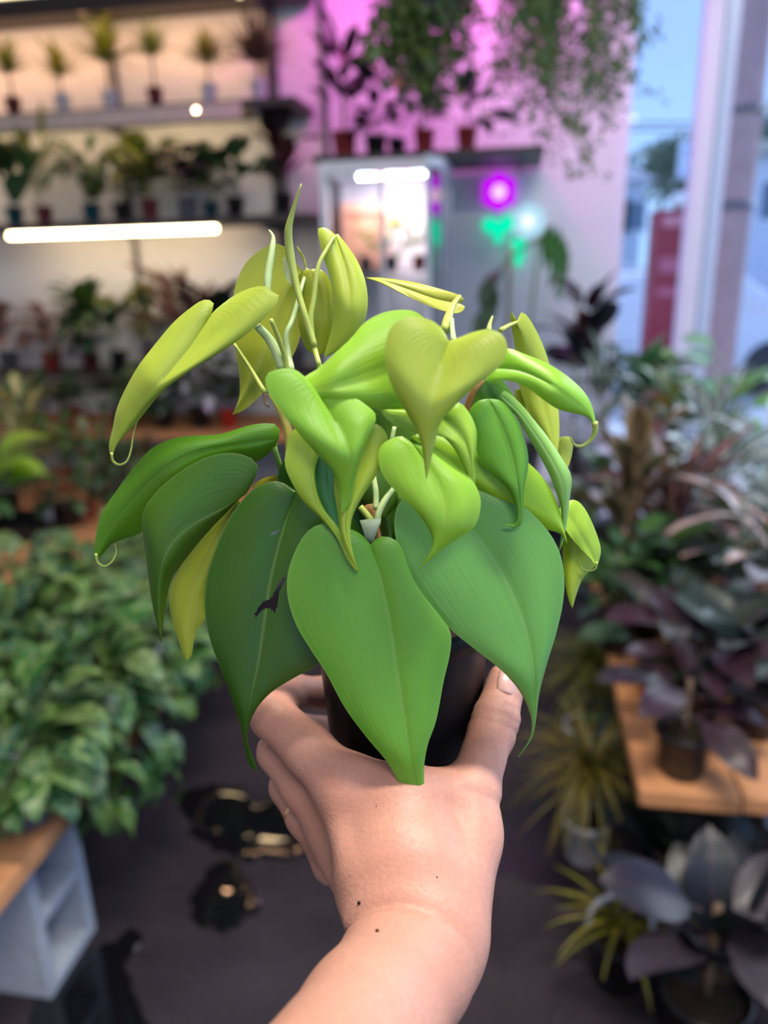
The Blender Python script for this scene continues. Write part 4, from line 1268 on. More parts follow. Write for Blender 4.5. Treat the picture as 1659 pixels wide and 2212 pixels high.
# ------------------------------------------------------------------ wooden bench along the back wall, with a raised step behind
BT = 0.68
bench = thing('wooden_bench', 'low orange pine bench carrying rows of pots along the back wall', 'bench', (-2.2, 4.0, 0.0))
for k, (y0, y1) in enumerate([(3.72, 3.90), (3.91, 4.09), (4.10, 4.28)]):
    box('plank', PLANK, -3.4, -0.95, y0, y1, BT - 0.04, BT, 0.004, bench)
for x in (-3.3, -2.2, -1.05):
    for y in (3.78, 4.2):
        box('leg', PLANK, x - 0.035, x + 0.035, y - 0.035, y + 0.035, 0.0, BT - 0.041, 0.004, bench)
step = thing('raised_step', 'dark plank step on the back bench lifting the rear row of pots', 'shelf', (-2.2, 4.2, BT))
box('board', PLANK_DARK, -3.4, -1.0, 4.11, 4.36, BT + 0.24, BT + 0.265, 0.003, step)
for x in (-3.3, -2.2, -1.1):
    box('support', PLANK_DARK, x - 0.02, x + 0.02, 4.13, 4.34, BT + 0.001, BT + 0.239, 0.003, step)
ST = BT + 0.266
def bench_plant(u, row, label, potspec, leaves, seed, stem=None):
    y, z = (4.22, ST) if row else (3.86, BT)
    q = at_y(u, 780 if row else 880, y)
    return plant(label, (q.x, y, z), potspec, leaves, group='pots along the back bench', seed=seed, stem=stem)
NV = lambda n, mat, s, c, **k: dict(kind='heart', mat=mat, n=n, size=s, colors=c, **k)
bench_plant(20, 1, 'pinkish bushy plant at the far left of the rear bench row', (0.06, 0.11, POT_GREY), [NV(52, LEAF_PINK, (0.078, 0.13), [(0.10, 0.06, 0.05), PK], elev=(0.1, 1.4), h=(0.02, 0.2), pet=0.8, droop=1.4)], 11)
bench_plant(112, 1, 'dusty pink bushy plant in a red pot on the rear bench row', (0.06, 0.11, TERRACOTTA), [NV(55, LEAF_PINK, (0.065, 0.117), [(0.13, 0.08, 0.06), PK], elev=(0.1, 1.4), h=(0.02, 0.2), pet=0.8, droop=1.4)], 12)
bench_plant(196, 1, 'upright green plant whose flat top leaf stands against the pale wall', (0.055, 0.11, POT_MAROON), [NV(21, LEAF, (0.13, 0.182), [(0.06, 0.15, 0.03), DG], elev=(0.5, 1.5), h=(0.05, 0.30), pet=0.6, droop=1.4, width=0.3)], 13, (0.005, 3, 0.3, STEM))
bench_plant(258, 1, 'plant with broad dark green heart leaves and one yellow leaf on the rear bench row', (0.055, 0.11, BLACK_PLASTIC), [NV(14, LEAF, (0.169, 0.234), [(0.035, 0.10, 0.04), (0.05, 0.13, 0.03)], elev=(0.3, 1.2), h=(0, 0.12), pet=0.9, droop=1.9, width=0.4), NV(3, LEAF, (0.13, 0.169), [YG], elev=(0.8, 1.3), h=(0.1, 0.2), pet=0.8)], 14)
bench_plant(330, 1, 'yellow-splashed leafy plant left of the big drooping lime leaf tip', (0.055, 0.11, POT_MAROON), [dict(kind='oval', mat=LEAF_CENTER, n=26, size=(0.13, 0.182), elev=(0.3, 1.4), h=(0.02, 0.24), colors=[(0.07, 0.11, 0.02)], pet=0.4, droop=1.3, width=0.26)], 15)
bench_plant(412, 1, 'reddish thin-leaved plant rising from the rear bench row', (0.055, 0.11, POT_MAROON), [dict(kind='lance', mat=LEAF_PINK, n=24, size=(0.208, 0.312), elev=(0.5, 1.4), h=(0.02, 0.2), colors=[(0.10, 0.05, 0.03)], pet=0.5, droop=1.0, width=0.1)], 16)
bench_plant(478, 1, 'dark plant with a few stiff black-green leaves on the rear bench row', (0.055, 0.11, BLACK_PLASTIC), [dict(kind='oval', mat=LEAF_GLOSSY, n=14, size=(0.169, 0.234), elev=(0.4, 1.4), h=(0.05, 0.3), colors=[DK, (0.03, 0.02, 0.02)], pet=0.4, droop=0.9, width=0.22)], 17, (0.005, 2, 0.3, STEM_BROWN))
bench_plant(560, 1, 'shadowed leafy plant behind the pale hanging leaf on the rear bench row', (0.055, 0.11, POT_GREY), [NV(28, LEAF, (0.117, 0.169), [DG], elev=(0.3, 1.3), h=(0.02, 0.2), pet=0.7, droop=1.5)], 18)
bench_plant(640, 1, 'green bushy plant at the end of the rear bench row beside the glass cabinet', (0.055, 0.11, POT_GREY), [NV(36, LEAF, (0.104, 0.156), [DG, (0.05, 0.12, 0.05)], elev=(0.3, 1.3), h=(0.02, 0.18), pet=0.7, droop=1.5)], 19)
bench_plant(60, 0, 'brown-tinged plant in a red pot at the front left of the back bench', (0.06, 0.11, TERRACOTTA), [NV(36, LEAF, (0.078, 0.13), [(0.08, 0.06, 0.04), DG], elev=(0.1, 1.2), h=(0, 0.1), pet=0.7, droop=1.6)], 20)
bench_plant(150, 0, 'dark fine-leaved plant in a terracotta pot on the front of the back bench', (0.06, 0.11, TERRACOTTA), [NV(36, LEAF, (0.065, 0.117), [DG, DK], elev=(0.1, 1.2), h=(0, 0.1), pet=0.7, droop=1.6)], 21)
bench_plant(270, 0, 'black-green trailing plant in a black pot on the front of the back bench', (0.06, 0.11, BLACK_PLASTIC), [NV(40, LEAF, (0.091, 0.143), [DK, DG], elev=(0.0, 1.2), h=(0, 0.12), pet=0.7, droop=1.8)], 22)
bench_plant(352, 0, 'deep green plant in a black pot next to the red pot on the back bench', (0.06, 0.12, BLACK_PLASTIC), [NV(40, LEAF, (0.091, 0.156), [DG, (0.02, 0.06, 0.03)], elev=(0.1, 1.3), h=(0, 0.16), pet=0.7, droop=1.6)], 23)
bench_plant(430, 0, 'broad-leaved plant with a grey-green sheen in a black pot on the back bench', (0.06, 0.12, BLACK_PLASTIC), [NV(21, LEAF_SILVER_SHEEN, (0.156, 0.221), [(0.03, 0.08, 0.04)], elev=(0.3, 1.3), h=(0, 0.16), pet=0.7, droop=1.6, width=0.34)], 24)
bench_plant(492, 0, 'plant in the bright red pot at the front edge of the back bench', (0.05, 0.10, plain('bright_red_pot', (0.42, 0.02, 0.015), 0.45)), [NV(21, LEAF, (0.078, 0.13), [DG, DK], elev=(0.5, 1.4), h=(0, 0.14), pet=0.7, droop=1.3)], 25)

# ------------------------------------------------------------------ left table: planks on concrete blocks, cream-splashed trailing plants
LT = 0.43
ltab = thing('plank_table', 'orange pine plank table on grey concrete blocks at the left, under the trailing plants', 'table', (-1.3, 2.1, 0.0))
for k in range(8):
    x1 = -0.90 - 0.21 * k
    box('plank', PLANK, x1 - 0.205, x1, 0.85, 2.05 if k == 0 else 3.62, LT - 0.04, LT, 0.004, ltab)


def concrete_block(label, x, y, long_x=False, group='concrete blocks under the tables'):
    """hollow block standing on end, its two cells open towards +x"""
    t = thing('concrete_block', label, 'concrete block', (x, y, 0.0), 0, group)
    H, W, Dp, w = LT - 0.041, 0.19, 0.19, 0.03
    g = [box_geo(-Dp, 0, -W / 2, -W / 2 + w, 0, H, 0.004), box_geo(-Dp, 0, W / 2 - w, W / 2, 0, H, 0.004),
         box_geo(-Dp, 0, -W / 2 + w - 0.003, W / 2 - w + 0.003, 0, w, 0.004), box_geo(-Dp, 0, -W / 2 + w - 0.003, W / 2 - w + 0.003, H - w, H, 0.004),
         box_geo(-Dp, 0, -W / 2 + w - 0.003, W / 2 - w + 0.003, H / 2 - w / 2, H / 2 + w / 2, 0.004)]
    vs, fs = join(*g)
    link('block', mesh_data('block', vs, fs, BLOCK, False), t)
    return t


concrete_block('grey hollow concrete block on end under the near corner of the left plank table', -0.955, 1.20)
concrete_block('grey hollow concrete block holding the far end of the left plank table', -1.14, 3.40)
concrete_block('grey hollow concrete block hidden under the inner side of the left plank table', -1.65, 1.20)

POTHOS = dict(kind='heart', mat=LEAF_SPLASH, pet=0.55, droop=1.7, width=0.34)
PC = [(0.075, 0.17, 0.02), (0.10, 0.20, 0.05), (0.022, 0.105, 0.026), (0.035, 0.13, 0.022), (0.015, 0.075, 0.03), (0.06, 0.16, 0.035), (0.02, 0.095, 0.045)]
spots = [(-0.97, 1.16, 'nearest cream-splashed trailing plant, spilling over the table edge by the concrete block', POT_GREY),
         (-0.98, 1.42, 'cream-splashed trailing plant second along the aisle edge of the left table', POT_WHITE),
         (-0.97, 1.68, 'cream-splashed trailing plant in a white pot at the aisle edge, halfway along the left table', POT_WHITE),
         (-1.0, 1.90, 'cream-splashed trailing plant in a red pot at the aisle edge of the left table', TERRACOTTA),
         (-1.16, 2.30, 'farthest cream-splashed trailing plant along the aisle edge of the left table', BLACK_PLASTIC),
         (-1.22, 1.28, 'cream-splashed trailing plant one row in from the aisle, nearest the camera', BLACK_PLASTIC),
         (-1.23, 1.56, 'cream-splashed trailing plant one row in from the aisle, second from the camera', BLACK_PLASTIC),
         (-1.23, 1.84, 'cream-splashed trailing plant one row in from the aisle, third from the camera', BLACK_PLASTIC),
         (-1.30, 2.08, 'cream-splashed trailing plant one row in from the aisle, before the black tray', BLACK_PLASTIC),
         (-1.47, 1.62, 'cream-splashed trailing plant at the left frame edge, nearer one', BLACK_PLASTIC),
         (-1.47, 1.92, 'cream-splashed trailing plant at the left frame edge, farther one', BLACK_PLASTIC)]
for i, (x, y, lb, pm) in enumerate(spots):
    edge = x > -1.1
    L_ = [dict(POTHOS, n=56, size=(0.07, 0.115), elev=(-0.1, 1.3), h=(0.0, 0.13), spread=0.11, colors=PC),
          dict(POTHOS, n=22, size=(0.06, 0.10), elev=(-0.6, 0.4), h=(-0.02, 0.06), spread=0.13, colors=PC)]
    if edge: L_.append(dict(POTHOS, n=16, size=(0.07, 0.105), elev=(-1.1, -0.2), h=(-0.10, 0.02), spread=0.15, colors=PC, az=((-1.3 if i else 0.1), 1.1)))
    if i == 1: L_.append(dict(POTHOS, n=10, size=(0.08, 0.11), elev=(-1.3, -0.6), h=(-0.20, -0.06), spread=0.19, colors=PC, az=(-0.9, 0.3)))
    plant(lb, (x, y, LT), (0.065, 0.12, pm), L_, group='cream-splashed trailing plants', seed=100 + i, name='trailing_plant')

# black tray with white plant tags, and what stands around it
tr = at_z(75, 1150, LT)
tray = thing('seed_tray', 'black plastic tray on the left table behind the trailing plants', 'tray', (tr.x - 0.15, tr.y, LT))
g = [box_geo(-0.25, 0.25, -0.13, 0.13, 0.001, 0.006, 0.001), box_geo(-0.25, 0.25, -0.13, -0.12, 0.004, 0.06, 0.001), box_geo(-0.25, 0.25, 0.12, 0.13, 0.004, 0.06, 0.001),
     box_geo(-0.25, -0.24, -0.125, 0.125, 0.004, 0.06, 0.001), box_geo(0.24, 0.25, -0.125, 0.125, 0.004, 0.06, 0.001)]
vs, fs = join(*g); link('tray_body', mesh_data('tray_body', vs, fs, BLACK_PLASTIC, False), tray)
TAG_M = plain('white_plastic_tag', (0.8, 0.8, 0.88), 0.4, 0.03)
for (u, v, lb) in [(103, 1106, 'white plant tag in the black tray, the right one'), (10, 1168, 'white plant tag at the left frame edge in the black tray')]:
    q = at_z(u, v, LT + 0.075)
    vs, fs = box_geo(q.x - 0.022, q.x + 0.022, q.y - 0.002, q.y + 0.002, LT + 0.04, LT + 0.105, 0.001)
    tag(mk('plant_tag', vs, fs, TAG_M, None, False), lb, 'tag', 'white plant tags')
def left_plant(u, v, label, potspec, leaves, seed, stem=None, z=LT, group='mixed plants at the far end of the left table'):
    q = at_z(u, v, z)
    return plant(label, (q.x, q.y, z), potspec, leaves, seed=seed, stem=stem, group=group)
left_plant(70, 1040, 'plant with tall upright leaves whose centres are creamy yellow, at the left edge', (0.07, 0.13, BLACK_PLASTIC),
           [dict(kind='oval', mat=LEAF_CENTER, n=15, size=(0.17, 0.24), elev=(0.5, 1.4), h=(0.05, 0.28), colors=[(0.06, 0.16, 0.04)], pet=0.4, droop=0.9, width=0.24)], 41, (0.008, 2, 0.25, STEM))
left_plant(-25, 1170, 'plant with large glossy lime leaves cut off by the left frame edge', (0.07, 0.13, BLACK_PLASTIC),
           [NV(9, LEAF, (0.16, 0.21), [(0.30, 0.55, 0.015), (0.24, 0.48, 0.02)], elev=(0.1, 0.9), h=(0.0, 0.20), pet=0.7, droop=1.1, width=0.34, az=(-1.2, 1.5)), NV(14, LEAF, (0.09, 0.13), [DG, (0.05, 0.15, 0.03)], elev=(-0.2, 0.8), h=(0.0, 0.1), pet=0.6, droop=1.4)], 42)
left_plant(20, 1120, 'dark leafy plant under the large lime leaves beside the black tray', (0.06, 0.12, BLACK_PLASTIC),
           [NV(34, LEAF, (0.09, 0.13), [DG, (0.02, 0.06, 0.02)], elev=(-0.1, 1.3), h=(0.0, 0.16), pet=0.7, droop=1.5, spread=0.06)], 47)
left_plant(150, 1135, 'dark olive bushy plant between the black tray and the trailing plants', (0.06, 0.11, BLACK_PLASTIC),
           [NV(34, LEAF, (0.07, 0.11), [DG, DK, (0.05, 0.11, 0.03)], elev=(-0.2, 1.2), h=(0.0, 0.10), pet=0.7, droop=1.6, spread=0.06)], 48)
left_plant(255, 1110, 'blackish small-leaved plant at the aisle side of the far left table', (0.06, 0.11, BLACK_PLASTIC),
           [NV(34, LEAF, (0.06, 0.10), [DK, DG], elev=(-0.2, 1.2), h=(0.0, 0.10), pet=0.7, droop=1.6, spread=0.06)], 49)
left_plant(300, 1075, 'deep green round-leaved plant at the far aisle corner of the left table', (0.06, 0.12, BLACK_PLASTIC),
           [NV(34, LEAF, (0.07, 0.11), [DG, (0.02, 0.07, 0.03)], elev=(0.0, 1.3), h=(0.0, 0.16), pet=0.7, droop=1.6, spread=0.06)], 50)
left_plant(205, 1052, 'pale variegated bushy plant in a white pot near the back of the left table', (0.06, 0.12, POT_WHITE),
           [NV(44, LEAF_SPLASH, (0.06, 0.10), [(0.10, 0.22, 0.10), (0.16, 0.26, 0.14)], elev=(0.1, 1.4), h=(0.0, 0.17), pet=0.7, droop=1.6, spread=0.07)], 43)
left_plant(265, 1062, 'small pale green plant right of the white pot on the left table', (0.055, 0.10, POT_TEAL),
           [NV(34, LEAF_SPLASH, (0.05, 0.085), [(0.07, 0.18, 0.08)], elev=(0.0, 1.3), h=(0.0, 0.10), pet=0.7, droop=1.7, spread=0.06)], 44)
left_plant(140, 1060, 'mid green plant with brown older leaves behind the lime leaves', (0.06, 0.12, TERRACOTTA),
           [NV(30, LEAF, (0.08, 0.12), [(0.06, 0.17, 0.03), (0.18, 0.13, 0.04)], elev=(0.2, 1.3), h=(0.0, 0.16), pet=0.7, droop=1.5, spread=0.05)], 45)
left_plant(190, 1120, 'low dark red-potted seedling beside the black tray', (0.04, 0.08, TERRACOTTA),
           [NV(14, LEAF, (0.05, 0.08), [DG, (0.05, 0.03, 0.03)], elev=(0.1, 1.2), h=(0.0, 0.05), pet=0.6, droop=1.5)], 46)

# ------------------------------------------------------------------ glass cabinet with a grow light, plank and pots on top
CT = 1.945
FY = 3.75
c0, c1 = at_y(688, 360, FY).x, at_y(958, 350, FY).x
cabt = thing('glass_cabinet', 'white-framed glass plant cabinet with a lit grow bar, its right door standing open', 'cabinet', ((c0 + c1) / 2, FY + 0.22, 0.0))
CG = glass('cabinet_glass', (0.92, 0.95, 0.97))
DG_ = glass('door_glass', (0.86, 0.90, 0.93), 2.2)
B0 = FY + 0.42
for x in (c0, c1 - 0.035):
    for y in (FY, B0 - 0.035):
        box('post', WHITE_METAL, x, x + 0.035, y, y + 0.035, 0.0, CT, 0.003, cabt)
for z in (0.08, CT - 0.045):
    box('rail', WHITE_METAL, c0 + 0.036, c1 - 0.036, FY + 0.001, FY + 0.034, z, z + 0.045, 0.003, cabt)
    box('rail', WHITE_METAL, c0 + 0.036, c1 - 0.036, B0 - 0.034, B0 - 0.001, z, z + 0.045, 0.003, cabt)
    for x in (c0, c1 - 0.035):
        box('rail', WHITE_METAL, x + 0.001, x + 0.034, FY + 0.036, B0 - 0.036, z, z + 0.045, 0.003, cabt)
box('back_panel', WHITE_METAL, c0 + 0.036, c1 - 0.036, B0 - 0.012, B0 - 0.004, 0.125, CT - 0.046, 0.001, cabt)
box('top_panel', WHITE_METAL, c0 + 0.002, c1 - 0.002, FY + 0.002, B0 - 0.002, CT + 0.0005, CT + 0.008, 0.001, cabt)
box('pane', CG, c0 + 0.015, c0 + 0.019, FY + 0.036, B0 - 0.036, 0.125, CT - 0.046, 0, cabt)
box('pane', CG, c1 - 0.019, c1 - 0.015, FY + 0.036, B0 - 0.036, 0.125, CT - 0.046, 0, cabt)
GS = [at_y(840, 585, FY + 0.15).z, 0.85, 0.45]
for z in GS:
    box('glass_shelf', glass('shelf_glass', (0.8, 0.86, 0.88)), c0 + 0.037, c1 - 0.037, FY + 0.037, B0 - 0.037, z - 0.008, z, 0.001, cabt)
# right door, open past a right angle
dq = at_y(958, 440, FY - 0.01)
ang = rad(6.8)
dw = 0.31
hinge = Vector((c1 - 0.004, FY - 0.012, 0))
dd = Vector((-math.sin(ang), -math.cos(ang), 0))
dn = Vector((math.cos(ang), -math.sin(ang), 0))
def door_box(name, mat, a0, a1, z0, z1, th):
    V = []
    for a in (a0, a1):
        for s in (-th, th):
            for z in (z0, z1):
                V.append(hinge + dd * a + dn * s + Vector((0, 0, z)))
    Fa = [[0, 1, 3, 2], [4, 6, 7, 5], [0, 4, 5, 1], [2, 3, 7, 6], [0, 2, 6, 4], [1, 5, 7, 3]]
    return mk(name, V, Fa, mat, cabt, False)
door_box('door_glass', DG_, 0.02, dw - 0.02, 0.14, CT - 0.05, 0.002)
door_box('door_stile', WHITE_METAL, 0.0, 0.022, 0.1, CT - 0.02, 0.009)
door_box('door_stile', WHITE_METAL, dw - 0.022, dw, 0.1, CT - 0.02, 0.009)
door_box('door_rail', WHITE_METAL, 0.0222, dw - 0.0222, 0.1, 0.135, 0.009)
door_box('door_rail', WHITE_METAL, 0.0222, dw - 0.0222, CT - 0.055, CT - 0.02, 0.009)
# left door closed
box('door_stile', WHITE_METAL, c0 + 0.002, c0 + 0.026, FY - 0.02, FY - 0.002, 0.1, CT - 0.02, 0.003, cabt)
box('door_stile', WHITE_METAL, c0 + 0.285, c0 + 0.309, FY - 0.02, FY - 0.002, 0.1, CT - 0.02, 0.003, cabt)
box('door_glass', CG, c0 + 0.024, c0 + 0.287, FY - 0.013, FY - 0.009, 0.12, CT - 0.04, 0, cabt)
# grow bar inside: cool diodes with two red ones
g0, g1 = at_y(778, 383, FY + 0.12), at_y(918, 374, FY + 0.12)
bar = thing('grow_light', 'bright cool grow bar with two red diodes inside the glass cabinet', 'strip light', ((g0.x + g1.x) / 2, FY + 0.12, g0.z))
box('housing', WHITE_METAL, g0.x - 0.02, g1.x + 0.02, FY + 0.10, FY + 0.14, g0.z + 0.012, g0.z + 0.03, 0.003, bar)
lamp('grow_bar_light', 'AREA', ((g0.x + g1.x) / 2, FY + 0.12, g0.z - 0.012), ((g0.x + g1.x) / 2, FY + 0.22, 0.6), 5.5, (1.0, 0.80, 0.86), g1.x - g0.x, 0.03)
box('hanger', WHITE_METAL, (g0.x + g1.x) / 2 - 0.01, (g0.x + g1.x) / 2 + 0.01, FY + 0.115, FY + 0.125, g0.z + 0.0305, CT - 0.001, 0.001, bar)
GB, GR = glow('cool_diode', (0.62, 0.72, 1.0), 95.0), glow('red_diode', (1.0, 0.30, 0.46), 80.0)
for i in range(16):
    x = g0.x + (g1.x - g0.x) * i / 15
    bm = bmesh.new(); bmesh.ops.create_uvsphere(bm, u_segments=8, v_segments=5, radius=0.007)
    o = mk('diode', [v.co + Vector((x, FY + 0.12, g0.z)) for v in bm.verts], [[v.index for v in f.verts] for f in bm.faces], GR if i in (4, 5, 10, 11) else GB, bar)
    bm.free()
# peach wooden crate standing at the back of the cabinet
k0, k1 = at_y(738, 440, FY + 0.3), at_y(842, 540, FY + 0.3)
crate = thing('wooden_crate', 'peach wooden slatted crate at the back of the glass cabinet', 'crate', ((k0.x + k1.x) / 2, FY + 0.3, GS[0]))
PEACH = plain('peach_wood', (0.82, 0.42, 0.28), 0.6, 0.12, 14.0)
zt = k0.z
for i in range(5):
    w = (k1.x - k0.x - 0.03) / 5
    box('slat', PEACH, k0.x + 0.015 + w * i + 0.002, k0.x + 0.015 + w * (i + 1) - 0.002, FY + 0.305, FY + 0.32, GS[0] + 0.001, zt - 0.001, 0.002, crate)
box('slat', PEACH, k0.x, k1.x, FY + 0.288, FY + 0.304, zt - 0.05, zt, 0.003, crate)
box('slat', PEACH, k0.x, k0.x + 0.014, FY + 0.288, FY + 0.304, GS[0] + 0.001, zt - 0.051, 0.003, crate)
box('slat', PEACH, k1.x - 0.014, k1.x, FY + 0.288, FY + 0.304, GS[0] + 0.001, zt - 0.051, 0.003, crate)
for i, (u, pm, lb, c) in enumerate([(790, BLACK_PLASTIC, 'seedling in a black pot in front of the peach crate in the cabinet', (0.16, 0.26, 0.05)),
                                    (845, BLACK_PLASTIC, 'middle potted seedling on the lit shelf of the glass cabinet', (0.10, 0.22, 0.06)),
                                    (905, TERRACOTTA, 'bushy seedling in a red-brown pot at the right of the lit cabinet shelf', (0.14, 0.26, 0.10))]):
    q = at_y(u, 570, FY + 0.14)
    plant(lb, (q.x, FY + 0.14, GS[0]), (0.035, 0.07, pm), [NV(20, LEAF, (0.05, 0.08), [c, YG], elev=(0.2, 1.4), h=(0.0, 0.13), pet=0.7, droop=1.5)], group='seedlings in the glass cabinet', seed=200 + i)
for i, (u, z, lb) in enumerate([(800, 0.85, 'dark leafy plant on the lower shelf of the glass cabinet, left'), (890, 0.85, 'dark leafy plant on the lower shelf of the glass cabinet, right')]):
    q = at_y(u, 640, FY + 0.2)
    plant(lb, (q.x, FY + 0.2, z), (0.045, 0.09, BLACK_PLASTIC), [NV(22, LEAF, (0.07, 0.11), [(0.05, 0.13, 0.06), DG], elev=(0.2, 1.4), h=(0.0, 0.22), pet=0.7, droop=1.5)], group='plants low in the cabinet', seed=210 + i)

# dark plank over the cabinet and on to the right
pr0, pr1 = c0 - 0.03, at_y(1178, 325, FY).x
plk = thing('plank_shelf', 'dark plank laid over the glass cabinet and running on along the wall', 'shelf', ((pr0 + pr1) / 2, FY + 0.2, CT + 0.01))
box('board', PLANK_DARK, pr0, pr1, FY, 4.38, CT + 0.009, CT + 0.034, 0.003, plk)
box('bracket', STEEL, pr1 - 0.12, pr1 - 0.095, FY + 0.25, 4.395, CT - 0.012, CT + 0.008, 0.002, plk)
PT = CT + 0.0345
def top_plant(u, label, potspec, leaves, seed, y=3.88, stem=None):
    q = at_y(u, 325, y)
    return plant(label, (q.x, y, PT), potspec, leaves, group='pots on the plank above the cabinet', seed=seed, stem=stem)
RP = plain('brick_red_pot', (0.24, 0.02, 0.025), 0.5)
top_plant(745, 'tall black-leaved rubber plant in a red pot above the cabinet', (0.062, 0.115, RP), [dict(kind='oval', mat=LEAF_GLOSSY, n=22, size=(0.13, 0.20), elev=(0.1, 1.3), h=(0.10, 0.34), colors=[(0.008, 0.008, 0.010), (0.016, 0.008, 0.012)], pet=0.2, droop=0.7, width=0.2)], 51, stem=(0.008, 1, 0.34, STEM_BROWN))
top_plant(812, 'dark bushy plant with purple-lit leaves beside the tall rubber plant', (0.055, 0.09, BLACK_PLASTIC), [NV(34, LEAF_GLOSSY, (0.08, 0.12), [(0.015, 0.012, 0.02), (0.03, 0.01, 0.03)], elev=(0.0, 1.4), h=(0.0, 0.24), pet=0.6, droop=1.6)], 52)
top_plant(858, 'sparse plant with two pale yellow-green leaves between the dark plants', (0.045, 0.08, BLACK_PLASTIC), [dict(kind='oval', mat=LEAF, n=3, size=(0.13, 0.17), elev=(1.1, 1.5), h=(0.04, 0.12), colors=[(0.24, 0.28, 0.03)], pet=0.9, droop=0.6, width=0.2), NV(6, LEAF, (0.07, 0.1), [DG], elev=(0.2, 1.0), pet=0.5)], 53, y=3.95)
top_plant(917, 'upright green plant in a brick red pot, second from right above the cabinet', (0.05, 0.105, RP), [NV(24, LEAF, (0.07, 0.11), [DG, (0.03, 0.09, 0.04)], elev=(0.3, 1.5), h=(0.0, 0.20), pet=0.7, droop=1.5), dict(kind='lance', mat=LEAF, n=6, size=(0.16, 0.2), elev=(1.1, 1.5), colors=[(0.06, 0.12, 0.05)], pet=0.3, droop=1.2, width=0.1)], 54)
top_plant(1008, 'neat spreading plant in a brick red pot, rightmost above the cabinet', (0.05, 0.105, RP), [dict(kind='oval', mat=LEAF_GLOSSY, n=15, size=(0.12, 0.17), elev=(0.0, 0.8), h=(0.0, 0.05), colors=[(0.02, 0.05, 0.035)], pet=0.6, droop=1.3, width=0.2), dict(kind='oval', mat=LEAF_GLOSSY, n=11, size=(0.09, 0.13), elev=(0.4, 1.4), h=(0.08, 0.15), colors=[(0.02, 0.045, 0.035)], pet=0.3, droop=0.9, width=0.26)], 55)

# neon flowers on the wall
def neon(u, v, label, pc, cc_, s, lobes):
    q = at_y(u, v, 4.33)
    t = thing('neon_flower', label, 'neon light', (q.x, 4.33, q.z), 0, 'neon flowers on the wall')
    def disc(name, mat, x, z, rx, rz, ry=0.008, rot=0.0, pointy=0.0):
        bm = bmesh.new(); bmesh.ops.create_uvsphere(bm, u_segments=14, v_segments=9, radius=1.0)
        for w in bm.verts:
            px, pz = w.co.x * rx, w.co.z * rz
            if pointy: px *= 1 - pointy * (0.5 - 0.5 * w.co.z)
            ca, sa = math.cos(rot), math.sin(rot)
            w.co = Vector((x + px * ca - pz * sa, w.co.y * ry, z + px * sa + pz * ca))
        link(name, mesh_data(name, [w.co.copy() for w in bm.verts], [[w.index for w in f.verts] for f in bm.faces], mat), t)
        bm.free()
    for i in range(6):
        a = math.pi / 2 + i * math.pi / 3
        disc('petal', pc, 0.045 * s * math.cos(a), 0.045 * s * math.sin(a), 0.036 * s, 0.036 * s)
    link_c = disc('flower_centre', cc_, 0, 0, 0.034 * s, 0.034 * s, 0.02)
    for (x, z, rx, rz, rot) in lobes:
        disc('leaf', NG, x * s, z * s, rx * s, rz * s, 0.007, rot, 0.35)
    box('backing', WHITE_METAL, q.x - 0.03, q.x + 0.03, 4.345, 4.398, q.z - 0.09, q.z + 0.03, 0.002, t)
NG = glow('neon_green', (0.0, 1.0, 0.55), 0.95)
neon(1078, 415, 'glowing purple neon flower with green leaves on the wall right of the cabinet', glow('neon_purple', (0.62, 0.0, 1.0), 1.05), glow('neon_pink', (1.0, 0.62, 0.92), 1.1), 1.2,
     [(-0.038, -0.135, 0.04, 0.034, 0.5), (0.04, -0.13, 0.042, 0.036, -0.6), (0.0, -0.165, 0.03, 0.05, 0.0)])
neon(1141, 478, 'glowing pale blue neon flower with a green leaf, lower one on the wall', glow('neon_ice', (0.50, 0.82, 1.0), 0.95), glow('neon_white', (0.9, 1.0, 0.95), 1.2), 1.12,
     [(-0.045, -0.115, 0.05, 0.042, 0.25), (-0.04, -0.155, 0.03, 0.05, 0.05)])

